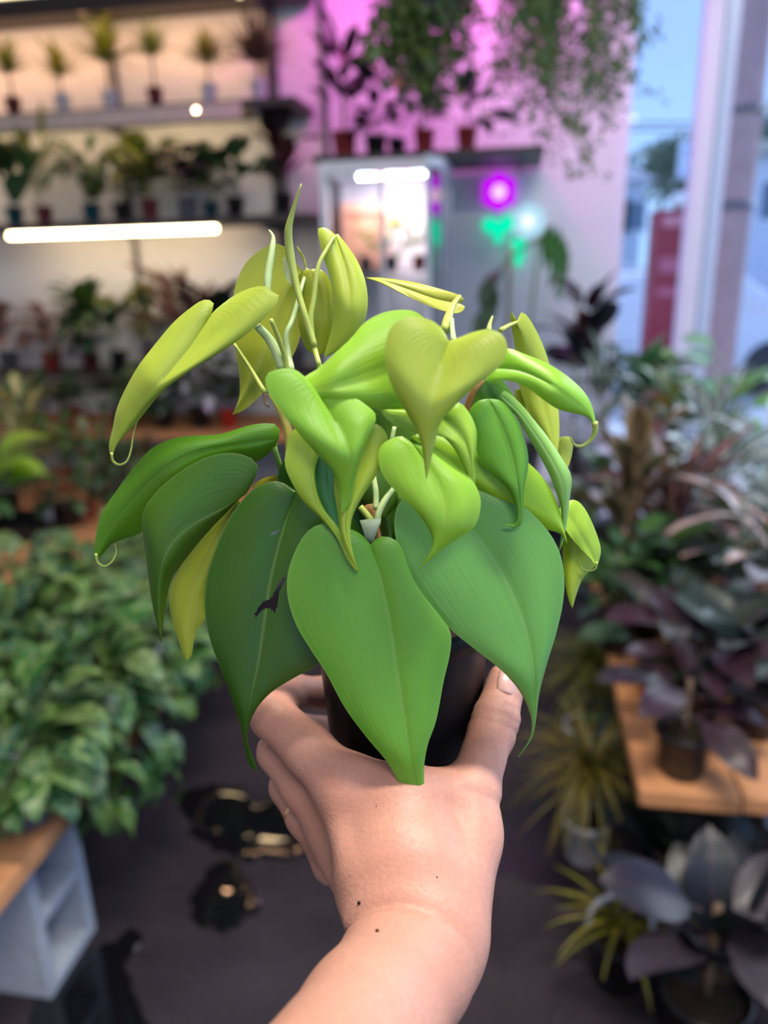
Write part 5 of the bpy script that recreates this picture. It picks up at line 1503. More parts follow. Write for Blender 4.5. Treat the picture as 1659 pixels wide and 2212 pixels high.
# ------------------------------------------------------------------ hanging baskets
def hanging(label, u0, u1, y, ztop, seed, strands, mat, colors, size, n_leaf, length, leafkind='heart', potr=0.13, fine=0):
    rnd = random.Random(seed)
    a, b = at_y(u0, 0, y), at_y(u1, 0, y)
    cx = (a.x + b.x) / 2
    t = thing('hanging_plant', label, 'plant', (cx, y, ztop), 0, 'hanging baskets')
    pr = [(0.0, 0.0), (potr * 0.7, 0.0), (potr, 0.13), (potr * 1.04, 0.14), (potr * 0.98, 0.14), (potr * 0.9, 0.11)]
    vs, fs = lathe_geo(pr, (0, 0, 0), 20); link('pot', mesh_data('pot', vs, fs, POT_GREY), t)
    vs, fs = lathe_geo([(0.0, 0.118), (potr * 0.93, 0.115)], (0, 0, 0), 14); link('soil', mesh_data('soil', vs, fs, SOIL), t)
    g = [tube_geo([(potr * math.cos(k * 2.094), potr * math.sin(k * 2.094), 0.135), (0, 0, CZ - ztop - 0.002)], 0.0025, 5, 4) for k in range(3)]
    vs, fs = join(*g); link('hanger', mesh_data('hanger', vs, fs, WHITE_METAL), t)
    geos, marks = [], []
    hw = (b.x - a.x) / 2
    for i in range(strands):
        az = rnd.uniform(0, 6.283)
        ex = rnd.uniform(-1, 1) * hw
        ey = rnd.uniform(-0.16, 0.16)
        ln = rnd.uniform(*length) * (1 - 0.45 * abs(ex / hw) ** 2)
        st_ = Vector((0.8 * potr * math.cos(az) * 0.6 + ex * 0.3, 0.8 * potr * math.sin(az), 0.13))
        pts = [st_, Vector((ex * 0.75, st_.y * 0.8 + ey * 0.6, 0.15 + rnd.uniform(-0.03, 0.05))), Vector((ex, ey, 0.02)), Vector((ex + rnd.uniform(-0.05, 0.05), ey + rnd.uniform(-0.03, 0.03), -ln * 0.6)), Vector((ex + rnd.uniform(-0.09, 0.09), ey, -ln))]
        geos.append(tube_geo(pts, 0.0013, 3, 10, False))
        c = catmull([tuple(p) for p in pts], 30)
        marks += [Vector(q) for q in c[4:]]
    vs, fs = join(*geos); link('vine', mesh_data('vine', vs, fs, STEM), t)['kind'] = 'stuff'
    rnd.shuffle(marks)
    for q in marks[:n_leaf]:
        me = leaf_mesh(leafkind, mat, rnd.randrange(3), 0.35, 1.4, 0.36)
        put_leaf(t, me, q, rnd.uniform(0, 6.283), rnd.uniform(-1.2, 0.5), rnd.uniform(*size), vary(rnd, rnd.choice(colors)), rnd.uniform(-0.5, 0.5))
    if fine:
        V, UV, Fa = [], [], []
        for i in range(fine):
            q = rnd.choice(marks) + Vector((rnd.gauss(0, 0.014), rnd.gauss(0, 0.014), rnd.gauss(0, 0.012)))
            s = rnd.uniform(0.006, 0.012)
            d1 = Vector((rnd.gauss(0, 1), rnd.gauss(0, 1), rnd.gauss(0, 1))).normalized()
            d2 = d1.cross(Vector((rnd.gauss(0, 1), rnd.gauss(0, 1), rnd.gauss(0, 1)))).normalized()
            n0 = len(V)
            V += [q - d1 * s, q + d2 * s * 0.6, q + d1 * s, q - d2 * s * 0.6]; UV += [(0.5, 0), (1, 0.5), (0.5, 1), (0, 0.5)]
            Fa.append([n0, n0 + 1, n0 + 2, n0 + 3])
        o = link('foliage', mesh_data('foliage', V, Fa, mat, True, UV), t, colors[0]); o['kind'] = 'stuff'
    return t


hanging('green trailing plant hanging from the ceiling, the left and denser basket', 835, 1010, 2.35, 2.13, 61, 60, LEAF, [(0.05, 0.10, 0.02), (0.10, 0.13, 0.02), (0.03, 0.07, 0.02)], (0.035, 0.055), 290, (0.05, 0.24), fine=5500)
hanging('wispy fine-leaved trailing plant hanging from the ceiling near the window', 1085, 1400, 2.30, 2.15, 62, 90, LEAF, [(0.07, 0.14, 0.05), (0.04, 0.08, 0.03)], (0.018, 0.03), 200, (0.08, 0.46), fine=6000)

# ------------------------------------------------------------------ right table and what stands on it
RT = 0.42
rtab = thing('plank_table', 'orange pine plank table on blocks at the right, carrying the dark rubber plant', 'table', (0.75, 2.2, 0.0))
for k in range(5):
    x0 = 0.285 + 0.21 * k
    box('plank', PLANK, x0, x0 + 0.205, 1.43 + 0.004 * (k % 2), 3.15, RT - 0.04, RT, 0.004, rtab)
for (x, y, lb) in [(0.74, 1.66, 'grey concrete block in the shade under the near end of the right table'), (0.56, 2.95, 'grey concrete block under the far end of the right table'), (1.25, 1.62, 'grey concrete block under the window side of the right table')]:
    concrete_block(lb, x, y)
wtab = thing('window_bench', 'low pale bench under the shop window behind the right table', 'bench', (0.75, 3.75, 0.0))
WT = 0.5
box('board', FRAME, 0.05, 1.55, 3.35, 4.3, WT - 0.04, WT, 0.004, wtab)
for x in (0.12, 1.48):
    for y in (3.42, 4.22):
        box('leg', FRAME, x - 0.03, x + 0.03, y - 0.03, y + 0.03, 0, WT - 0.041, 0.003, wtab)

def right_plant(u, v, label, potspec, leaves, seed, stem=None, z=RT, group='mixed plants on the right table', name='potted_plant'):
    q = at_z(u, v, z)
    return plant(label, (q.x, q.y, z), potspec, leaves, seed=seed, stem=stem, group=group, name=name)
OV = lambda n, mat, s, c, **k: dict(kind='oval', mat=mat, n=n, size=s, colors=c, **k)
LN = lambda n, mat, s, c, **k: dict(kind='lance', mat=mat, n=n, size=s, colors=c, **k)
PURP = (0.035, 0.016, 0.024)
right_plant(1470, 1665, 'dark purple rubber plant in a black pot at the corner of the orange plank table', (0.062, 0.11, BLACK_PLASTIC),
            [OV(7, LEAF_GLOSSY, (0.14, 0.18), [PURP, (0.022, 0.02, 0.026)], elev=(-0.25, 0.5), h=(0.04, 0.12), pet=0.18, droop=0.8, width=0.24)], 71, (0.006, 1, 0.13, STEM_BROWN))
right_plant(1420, 1500, 'dark plant in a red pot behind the purple rubber plant', (0.06, 0.11, plain('red_pot_right', (0.34, 0.03, 0.015), 0.5)),
            [OV(9, LEAF, (0.12, 0.18), [(0.03, 0.07, 0.035), (0.05, 0.04, 0.035)], elev=(0.2, 1.2), h=(0.02, 0.12), pet=0.4, droop=1.3, width=0.22)], 72)
right_plant(1620, 1480, 'dark long-leaved plant in a grey pot at the right frame edge of the plank table', (0.08, 0.12, plain('slate_pot', (0.16, 0.18, 0.2), 0.6)),
            [OV(10, LEAF_GLOSSY, (0.18, 0.26), [(0.02, 0.035, 0.03), PURP], elev=(0.1, 1.2), h=(0.02, 0.2), pet=0.25, droop=1.0, width=0.2)], 73, (0.007, 1, 0.2, STEM_BROWN))
right_plant(1330, 1400, 'green leafy plant at the aisle edge of the right table behind the held leaves', (0.06, 0.11, BLACK_PLASTIC),
            [NV(22, LEAF, (0.08, 0.12), [(0.06, 0.17, 0.03), (0.03, 0.10, 0.03)], elev=(0.2, 1.3), h=(0.02, 0.2), pet=0.6, droop=1.5), OV(6, LEAF, (0.14, 0.2), [(0.03, 0.07, 0.06)], elev=(0.0, 0.7), h=(0.0, 0.06), pet=0.3, droop=1.0, width=0.16)], 74)
right_plant(1345, 1310, 'plant with tall upright tan leaves edged in pink right of the held plant', (0.075, 0.13, BLACK_PLASTIC),
            [dict(kind='oval', mat=LEAF_MARGIN, n=22, size=(0.17, 0.22), elev=(0.6, 1.5), h=(0.06, 0.34), colors=[(0.10, 0.07, 0.04), (0.09, 0.09, 0.05), (0.14, 0.08, 0.05)], pet=0.35, droop=0.7, width=0.2)], 75, (0.007, 2, 0.3, STEM_BROWN))
right_plant(1440, 1300, 'plum-red strap-leaved plant among the pots on the right table', (0.07, 0.12, POT_MAROON),
            [LN(22, LEAF_PINK, (0.22, 0.32), [(0.07, 0.015, 0.02), (0.05, 0.03, 0.03)], elev=(0.3, 1.4), h=(0.05, 0.25), pet=0.2, droop=0.9, width=0.10)], 76, (0.008, 1, 0.3, STEM_BROWN))
right_plant(1515, 1228, 'plant with wide silver-sheened leaves in a large dark teal pot', (0.11, 0.17, POT_TEAL),
            [OV(18, LEAF_SILVER_SHEEN, (0.16, 0.23), [(0.06, 0.13, 0.09), (0.04, 0.09, 0.07)], elev=(0.1, 1.3), h=(0.02, 0.16), pet=0.6, droop=1.4, width=0.18)], 77)
right_plant(1640, 1390, 'plant with long dark leaves with painted pink highlights, cut by the right frame edge', (0.09, 0.13, BLACK_PLASTIC),
            [OV(20, LEAF_PINK_HIGHLIGHT, (0.20, 0.28), [(0.05, 0.06, 0.05), (0.04, 0.07, 0.05)], elev=(0.0, 0.8), h=(0.06, 0.26), pet=0.4, droop=1.2, width=0.2)], 78)
q = at_z(1640, 1240, RT)
rnd = random.Random(79)
sf = right_plant(1640, 1215, 'shiny silver fern-like plant catching the window light at the right edge', (0.09, 0.15, POT_GREY), [LN(10, LEAF_SILVER_SHEEN, (0.28, 0.40), [(0.42, 0.52, 0.52)], elev=(0.6, 1.4), h=(0.05, 0.2), pet=0.2, droop=1.4, width=0.05)], 79)
V, UV, Fa = strap_mass(rnd, 190, (0.24, 0.46), 0.008, (0, 0, 0.18), (0.1, 1.5), (0.6, 1.8))
o = link('foliage', mesh_data('foliage', V, Fa, LEAF_SILVER_SHEEN, True, UV), sf, (0.48, 0.58, 0.58)); o['kind'] = 'stuff'
right_plant(1500, 1180, 'grey-white leaved plant between the plum straps and the silver fern', (0.07, 0.12, BLACK_PLASTIC),
            [OV(22, LEAF_SILVER_SHEEN, (0.10, 0.16), [(0.20, 0.22, 0.20), (0.12, 0.10, 0.10)], elev=(0.3, 1.4), h=(0.10, 0.40), pet=0.4, droop=1.2, width=0.22)], 80, (0.006, 2, 0.38, STEM_BROWN))
right_plant(1300, 1210, 'dark green broad plant filling the middle of the right table', (0.07, 0.12, BLACK_PLASTIC),
            [NV(24, LEAF, (0.10, 0.15), [(0.02, 0.07, 0.03), (0.05, 0.13, 0.03)], elev=(0.2, 1.3), h=(0.02, 0.2), pet=0.7, droop=1.5)], 81)
right_plant(1425, 1150, 'croton with yellow and orange blotched leaves at the back of the right table', (0.07, 0.13, TERRACOTTA),
            [OV(30, LEAF, (0.11, 0.16), [(0.16, 0.20, 0.03), (0.34, 0.20, 0.05), (0.08, 0.16, 0.03), (0.06, 0.12, 0.04)], elev=(0.3, 1.4), h=(0.12, 0.50), pet=0.3, droop=0.9, width=0.2)], 82, (0.008, 2, 0.46, STEM_BROWN))
right_plant(1540, 1130, 'pale mint broad-leaved plant standing tall before the window post', (0.07, 0.13, BLACK_PLASTIC),
            [OV(12, LEAF, (0.15, 0.20), [(0.20, 0.42, 0.26), (0.14, 0.34, 0.08)], elev=(0.3, 1.2), h=(0.30, 0.55), pet=0.5, droop=1.4, width=0.24)], 83, (0.007, 2, 0.5, STEM))
right_plant(1600, 1320, 'plant with orange-veined green leaves under the silver fern', (0.07, 0.12, TERRACOTTA),
            [OV(16, LEAF_MARGIN, (0.13, 0.18), [(0.05, 0.10, 0.03)], elev=(0.2, 1.2), h=(0.02, 0.2), pet=0.4, droop=1.1, width=0.2)], 84)
right_plant(1500, 1560, 'dark plum plant crowded behind the purple rubber plant', (0.06, 0.11, BLACK_PLASTIC),
            [OV(14, LEAF_GLOSSY, (0.15, 0.2), [PURP, (0.02, 0.03, 0.025)], elev=(0.0, 1.0), h=(0.03, 0.14), pet=0.3, droop=0.9, width=0.22)], 85)
right_plant(1628, 1580, 'deep green low plant beside the purple rubber plant on the plank table', (0.06, 0.11, BLACK_PLASTIC),
            [OV(14, LEAF_GLOSSY, (0.15, 0.2), [(0.015, 0.03, 0.025), (0.02, 0.02, 0.025)], elev=(-0.1, 0.9), h=(0.03, 0.14), pet=0.3, droop=0.9, width=0.22)], 86)
right_plant(1395, 1370, 'shadowy green plant behind the red pot on the right table', (0.06, 0.11, BLACK_PLASTIC),
            [NV(26, LEAF, (0.09, 0.14), [(0.02, 0.06, 0.02), (0.04, 0.10, 0.02)], elev=(0.0, 1.2), h=(0.0, 0.16), pet=0.6, droop=1.5)], 87)
right_plant(1480, 1400, 'dark trailing green plant in the middle of the right table', (0.06, 0.11, BLACK_PLASTIC),
            [NV(30, LEAF, (0.10, 0.15), [(0.02, 0.05, 0.02), (0.03, 0.06, 0.03)], elev=(-0.1, 1.2), h=(0.0, 0.16), pet=0.6, droop=1.5)], 88)
gq = at_z(1655, 1430, RT)
gb = thing('concrete_slab', 'grey concrete slab lying on the plank table at the right frame edge', 'slab', (gq.x, gq.y, RT))
vs, fs = box_geo(-0.07, 0.12, -0.10, 0.10, 0.001, 0.09, 0.006); link('slab', mesh_data('slab', vs, fs, BLOCK, False), gb)
# white curled hanger lying among the pots
q = at_z(1645, 1170, RT)
hg = thing('basket_hanger', 'white curled plastic basket hanger hooked over the pots at the right edge', 'hanger', (q.x, q.y, RT))
zz = 0.20
pts = [(0.06, 0.0, 0.0), (0.05, 0.0, 0.10), (-0.02, 0.01, zz), (-0.06, 0.0, zz - 0.035), (-0.045, -0.02, zz - 0.07), (0.02, -0.02, zz - 0.075), (0.08, -0.01, zz - 0.055)]
vs, fs = tube_geo(pts, [0.006, 0.008, 0.013, 0.009, 0.007, 0.007, 0.006], 8, 30)
link('hook', mesh_data('hook', vs, fs, POT_WHITE), hg)

# plants in front of the shop window
def win_plant(u, label, potspec, leaves, seed, y=3.7, stem=None, z=WT):
    q = at_y(u, 800, y)
    return plant(label, (q.x, y, z), potspec, leaves, seed=seed, stem=stem, group='plants on the window bench')
win_plant(1262, 'tall dark purple rubber plant against the pale wall beside the window', (0.08, 0.14, BLACK_PLASTIC),
          [OV(22, LEAF_GLOSSY, (0.17, 0.24), [(0.012, 0.02, 0.03), (0.03, 0.01, 0.02)], elev=(0.2, 1.4), h=(0.30, 0.66), pet=0.2, droop=0.7, width=0.25)], 91, stem=(0.009, 2, 0.66, STEM_BROWN))
win_plant(1300, 'bushy blue-green plant below the dark purple rubber plant', (0.08, 0.14, POT_GREY),
          [OV(34, LEAF_SILVER_SHEEN, (0.14, 0.2), [(0.03, 0.10, 0.06), (0.02, 0.06, 0.04)], elev=(0.0, 1.3), h=(0.05, 0.40), pet=0.4, droop=1.1, width=0.16)], 92, y=3.5)
win_plant(1388, 'dark green lance-leaved plant in front of the red sign box', (0.08, 0.14, BLACK_PLASTIC),
          [LN(26, LEAF, (0.18, 0.26), [(0.03, 0.10, 0.04), (0.05, 0.15, 0.05)], elev=(0.2, 1.4), h=(0.05, 0.34), pet=0.3, droop=1.1, width=0.14)], 93, y=3.55)
win_plant(1452, 'light green leafy plant at the foot of the window post', (0.07, 0.13, BLACK_PLASTIC),
          [NV(20, LEAF, (0.12, 0.16), [(0.14, 0.30, 0.05), (0.08, 0.2, 0.04)], elev=(0.2, 1.3), h=(0.05, 0.35), pet=0.6, droop=1.4)], 94, y=3.9)
win_plant(1570, 'grey-green grassy plant before the right window pane', (0.08, 0.14, POT_GREY),
          [LN(30, LEAF_SILVER_SHEEN, (0.22, 0.3), [(0.14, 0.20, 0.18)], elev=(0.3, 1.5), h=(0.03, 0.2), pet=0.2, droop=1.3, width=0.06)], 95, y=3.6)

# split-leaved climber on a stake
mq = at_y(1135, 760, 3.62)
mon = thing('split_leaf_plant', 'tall plant with one big split-edged leaf beside the neon flowers', 'plant', (mq.x, 3.62, WT), 0)
pot(mon, 0.10, 0.17, BLACK_PLASTIC)
sp_ = at_y(1100, 640, 3.66)
vs, fs = tube_geo([(0, 0, 0.15), (sp_.x - mq.x, 0.03, sp_.z - WT - 0.2), (sp_.x - mq.x, 0.04, sp_.z - WT + 0.22)], 0.012, 8, 6)
link('stake', mesh_data('stake', vs, fs, plain('tan_stake', (0.42, 0.34, 0.26), 0.8)), mon)


def split_leaf(length, width, cuts, droop):
    """broad blade with deep bays cut between its lobes"""
    V, UV, Fa = [], [], []
    rows = cuts * 6
    for i in range(rows + 1):
        t = i / rows
        w = width * math.sin(math.pi * max(0.001, t) ** 0.6) ** 0.7 if t < 1 else 0.002
        bay = 0.5 + 0.5 * math.cos(2 * math.pi * cuts * t)
        we = w * (1 - 0.55 * max(0, bay - 0.35) / 0.65 * (1 if 0.12 < t < 0.95 else 0))
        th = -droop * t
        x, z = length * t * math.cos(th * 0.6), length * t * math.sin(th * 0.6)
        for j in (-1, -0.6, -0.25, 0, 0.25, 0.6, 1):
            wj = we if abs(j) > 0.9 else w * 0.0
            yy = (we * j) if abs(j) > 0.9 else min(abs(w * j), we * 0.95) * (1 if j > 0 else -1 if j < 0 else 0)
            V.append((x + 0.25 * abs(yy), yy, z + 0.22 * abs(yy) - 0.5 * yy * yy / max(width, 0.01))); UV.append((0.5 + 0.5 * j, t))
    for i in range(rows):
        for j in range(6):
            Fa.append([i * 7 + j, i * 7 + j + 1, (i + 1) * 7 + j + 1, (i + 1) * 7 + j])
    return mesh_data('leaf', V, Fa, LEAF, True, UV)


j1 = at_y(1165, 515, 3.60)
lm = split_leaf(0.34, 0.17, 6, 1.2)
put_leaf(mon, lm, j1 - Vector((mq.x, 3.62, WT)), rad(-25), rad(-28), 1.0, (0.06, 0.22, 0.06), rad(-52))
vs, fs = tube_geo([(0.0, 0, 0.2), (0.01, 0.02, 0.6), Vector((j1.x - mq.x, j1.y - 3.62, j1.z - WT))], 0.006, 7, 10)
link('stalk', mesh_data('stalk', vs, fs, STEM), mon)
for (u, v, az, el, s) in [(1085, 575, -2.2, -0.9, 0.20), (1072, 610, -1.9, -1.15, 0.20), (1055, 650, -2.0, -1.2, 0.20)]:
    q = at_y(u, v, 3.58)
    put_leaf(mon, leaf_mesh('oval', LEAF, 1, 0.1, 0.7, 0.2), q - Vector((mq.x, 3.62, WT)), az, el, s, (0.035, 0.10, 0.045))
vs, fs = tube_geo([Vector((j1.x - mq.x, j1.y - 3.62, j1.z - WT)), at_y(1105, 555, 3.60) - Vector((mq.x, 3.62, WT)), at_y(1075, 600, 3.6) - Vector((mq.x, 3.62, WT)), at_y(1050, 680, 3.6) - Vector((mq.x, 3.62, WT))], 0.006, 7, 14)
link('stalk', mesh_data('stalk', vs, fs, STEM), mon)

# ------------------------------------------------------------------ on the floor by the right table
def floor_at(u, v): return at_z(u, v, 0.0)
YS = (0.16, 0.13, 0.02)
q = floor_at(1262, 1850)
dracaena('nearer grassy spiky plant with yellow-tan blades in a white pot on the floor', (q.x, q.y, 0.0), (0.062, 0.13, POT_WHITE), 0.16, (0.17, 0.26), 90, YS, 301, 0.0045, (-0.3, 1.5), (0.6, 1.8), 'spiky plants on the floor', 2)
q = floor_at(1255, 1640)
dracaena('farther grassy spiky plant with yellow-green blades on the floor by the right table', (q.x, q.y, 0.0), (0.06, 0.13, POT_WHITE), 0.22, (0.16, 0.24), 80, (0.13, 0.14, 0.02), 302, 0.0045, (-0.3, 1.5), (0.6, 1.8), 'spiky plants on the floor', 2)
q = floor_at(1330, 2110)
dracaena('low yellow-bladed grassy plant in a pale handled pot beside the purple-grey leaf', (q.x, q.y, 0.0), (0.07, 0.13, BLACK_PLASTIC), 0.02, (0.14, 0.22), 26, (0.24, 0.22, 0.02), 303, 0.007, (0.3, 1.4), (0.8, 1.8), 'spiky plants on the floor')
hq = at_z(1325, 1900, 0.16)
hd = thing('wire_handle', 'pale bent handle arching over the yellow-bladed pot on the floor', 'handle', (q.x, q.y, 0.131))
vs, fs = tube_geo([(-0.066, 0, 0.0), (-0.06, 0, 0.05), (-0.03, 0, 0.085), (0.0, 0, 0.092), (0.03, 0, 0.085), (0.06, 0, 0.05), (0.066, 0, 0.0)], 0.006, 7, 24)
link('loop', mesh_data('loop', vs, fs, POT_WHITE), hd)
def floor_plant(x, y, label, potspec, leaves, seed, stem=None):
    return plant(label, (x, y, 0.0), potspec, leaves, seed=seed, stem=stem, group='rubber plants on the floor')
q = floor_at(1510, 2260)
floor_plant(q.x, q.y, 'black rubber plant with broad purple-grey leaves on the floor, lower right corner', (0.085, 0.15, BLACK_PLASTIC),
            [OV(8, LEAF_GLOSSY, (0.17, 0.21), [(0.034, 0.027, 0.042), (0.022, 0.018, 0.026)], elev=(-0.1, 0.35), h=(0.10, 0.22), pet=0.15, droop=0.5, width=0.29),
             OV(8, LEAF_GLOSSY, (0.16, 0.2), [(0.01, 0.014, 0.02), (0.015, 0.02, 0.018)], elev=(0.3, 1.1), h=(0.06, 0.18), pet=0.15, droop=0.6, width=0.28)], 310, (0.009, 1, 0.22, STEM_BROWN))
q = floor_at(1430, 2010)
floor_plant(q.x, q.y, 'black-green rubber plant on the floor under the corner of the right table', (0.08, 0.14, BLACK_PLASTIC),
            [OV(13, LEAF_GLOSSY, (0.16, 0.21), [(0.008, 0.014, 0.02), (0.012, 0.018, 0.012)], elev=(0.2, 1.1), h=(0.0, 0.08), pet=0.15, droop=0.6, width=0.27)], 311, (0.008, 1, 0.1, STEM_BROWN))
q = floor_at(1640, 2050)
floor_plant(q.x, q.y, 'olive-leaved rubber plant on the floor at the right frame edge', (0.08, 0.14, BLACK_PLASTIC),
            [OV(12, LEAF_GLOSSY, (0.17, 0.21), [(0.03, 0.03, 0.02), (0.012, 0.016, 0.016), (0.05, 0.03, 0.035)], elev=(0.0, 1.0), h=(0.0, 0.10), pet=0.15, droop=0.6, width=0.25)], 312, (0.008, 1, 0.24, STEM_BROWN))
q = floor_at(1390, 1760)
floor_plant(q.x, q.y, 'shaded green plant on the floor between the spiky plants and the table', (0.07, 0.13, BLACK_PLASTIC),
            [OV(18, LEAF, (0.13, 0.19), [(0.02, 0.05, 0.02)], elev=(0.1, 1.2), h=(0.0, 0.10), pet=0.3, droop=1.0, width=0.18)], 313)

# ------------------------------------------------------------------ outside the window
struct(box('ground_outside', plain('pale_asphalt', (0.50, 0.53, 0.55), 0.9, 0.1, 0.8), -30, 60, BW + 0.14, 90, -0.3, -0.14, 0))
struct(box('pavement_outside', plain('pale_concrete', (0.62, 0.63, 0.63), 0.9, 0.08, 2.0), -6, 14, BW + 0.14, 7.6, -0.139, -0.05, 0.01))
rx0, rx1 = at_y(1416, 460, 5.9).x, at_y(1500, 460, 5.9).x
rzt = at_y(1450, 452, 5.9).z
sign = thing('red_sign_box', 'tall red sign box with faded pale panels standing on the pavement outside', 'sign', ((rx0 + rx1) / 2, 5.9, -0.05))
RED = plain('faded_red_paint', (0.26, 0.006, 0.03), 0.6, 0.25, 3.0)
box('body', RED, rx0, rx1, 5.9, 6.15, -0.049, rzt, 0.01, sign)
for i, (v0, v1, c) in enumerate([(466, 490, (0.55, 0.20, 0.26)), (556, 590, (0.42, 0.10, 0.17)), (622, 640, (0.46, 0.10, 0.18))]):
    a, b_ = at_y(1440, v0, 5.9).z, at_y(1440, v1, 5.9).z
    box('panel', plain('faded_panel_%d' % i, c, 0.7), rx0 + 0.05, rx1 - 0.06, 5.893, 5.899, b_, a, 0.002, sign)
ball = at_y(1474, 441, 5.95)
gl = thing('globe_cap', 'white round cap on top of the red sign box', 'globe', (ball.x, 6.0, rzt + 0.001))
vs, fs = lathe_geo([(0.0, 0.0), (0.05, 0.0), (0.05, 0.02), (0.075, 0.03), (0.08, 0.06), (0.06, 0.095), (0.03, 0.11), (0.0, 0.114)], (0, 0, 0), 18)
link('cap', mesh_data('cap', vs, fs, WHITE_METAL), gl)
# utility pole
p0, p1 = at_y(1545, 720, 7.2), at_y(1622, 20, 7.2)
pxm = at_y(1596, 300, 7.2).x
pole = thing('utility_pole', 'weathered brown wooden utility pole outside beside the window post', 'pole', (pxm, 7.2, -0.05))
vs, fs = tube_geo([(0, 0, 0.0), (0, 0, 4), (0.0, 0, 8.2)], [0.165, 0.15, 0.13], 16, 8)
link('shaft', mesh_data('shaft', vs, fs, plain('weathered_pole_wood', (0.44, 0.27, 0.25), 0.9, 0.35, 6.0, bump=0.5)), pole)
for z in (1.9, 2.6):
    vs, fs = lathe_geo([(0.168, 0), (0.172, 0.0), (0.172, 0.06), (0.168, 0.06)], (0, 0, z), 18); link('band', mesh_data('band', vs, fs, STEEL), pole)
vs, fs = lathe_geo([(0.0, 0.0), (0.10, 0.0), (0.10, 0.02), (0.0, 0.02)], (0, 0, 8.2), 12); link('cap', mesh_data('cap', vs, fs, STEEL), pole)
for i, (v0, v1) in enumerate([(252, 246), (264, 262)]):
    a, b_ = at_y(1250, v0 + 4, 17), at_y(1750, v1, 17)
    mid = (a + b_) / 2 - Vector((0, 0, 0.12))
    vs, fs = tube_geo([a + (a - b_) * 0.8, mid, b_ + (b_ - a) * 0.6], 0.02, 6, 14)
    tag(mk('power_line', vs, fs, STEEL), ['upper power line crossing the sky outside the window', 'lower power line crossing the sky outside the window'][i], 'cable', 'power lines outside')


def car(label, x, y, rz, col):
    t = thing('car', label, 'car', (x, y, -0.14), rz, 'parked cars outside')
    prof = [(-2.1, 0.35), (-2.15, 0.75), (-1.95, 0.95), (-1.45, 1.02), (-0.95, 1.42), (0.1, 1.47), (1.0, 1.40), (1.55, 1.0), (2.1, 0.92), (2.15, 0.5), (2.05, 0.32)]
    V, Fa = [], []
    n = len(prof)
    for k, yy in enumerate((-0.85, -0.78, 0.78, 0.85)):
        for (px, pz) in prof:
            s = 0.93 if k in (0, 3) else 1.0
            inset = 0.12 if pz > 1.05 else 0.0
            V.append((px * (0.985 if k in (0, 3) else 1), yy - math.copysign(inset, yy), 0.32 + (pz - 0.32) * (0.985 if k in (0, 3) else 1)))
    for k in range(3):
        for i in range(n):
            Fa.append([k * n + i, k * n + (i + 1) % n, (k + 1) * n + (i + 1) % n, (k + 1) * n + i])
    Fa.append(list(range(n))); Fa.append([3 * n + i for i in range(n)][::-1])
    link('body', mesh_data('body', V, Fa, plain('car_paint_%d' % int(col[0] * 100 + col[2] * 10), col, 0.25, 0.02), False), t)
    dk = plain('car_window', (0.05, 0.07, 0.09), 0.1, 0.05)
    for s in (-1, 1):
        for pts in ([(-1.3, 1.06), (-0.9, 1.36), (0.0, 1.41), (0.0, 1.05)], [(0.08, 1.05), (0.08, 1.41), (0.92, 1.34), (1.35, 1.05)]):
            V2 = [(a, s * 0.742, b) for a, b in pts] + [(a, s * 0.728, b) for a, b in pts]
            link('window', mesh_data('window', V2, [[0, 1, 2, 3], [7, 6, 5, 4], [0, 4, 5, 1], [1, 5, 6, 2], [2, 6, 7, 3], [3, 7, 4, 0]], dk, False), t)
        for wx in (-1.35, 1.35):
            vs, fs = lathe_geo([(0.0, -0.1), (0.2, -0.11), (0.32, -0.1), (0.33, 0.0), (0.32, 0.1), (0.2, 0.11), (0.0, 0.1)], (0, 0, 0), 18)
            vs = [Vector((v.x + wx, v.z + s * 0.78, v.y + 0.33)) for v in vs]
            link('wheel', mesh_data('wheel', vs, fs, BLACK_PLASTIC), t)
    for e in (-1, 1):
        for s in (-1, 1):
            vs, fs = box_geo(e * 2.13 - 0.03, e * 2.13 + 0.03, s * 0.6 - 0.14, s * 0.6 + 0.14, 0.66, 0.80, 0.01)
            link('lamp', mesh_data('lamp', vs, fs, plain('lamp_lens', (0.7, 0.3, 0.3) if e > 0 else (0.8, 0.8, 0.85), 0.2), False), t)
    return t


q = at_y(1395, 480, 10.5); car('white car parked outside left of the red sign box', q.x, 10.5, rad(8), (0.75, 0.77, 0.78))
q = at_y(1650, 560, 11.5); car('silver car parked outside right of the utility pole', q.x + 2.6, 12.5, rad(5), (0.55, 0.60, 0.63))
q = at_y(1345, 400, 19); car('pale van-like car on the far side of the street', q.x, 19, rad(4), (0.62, 0.66, 0.68))


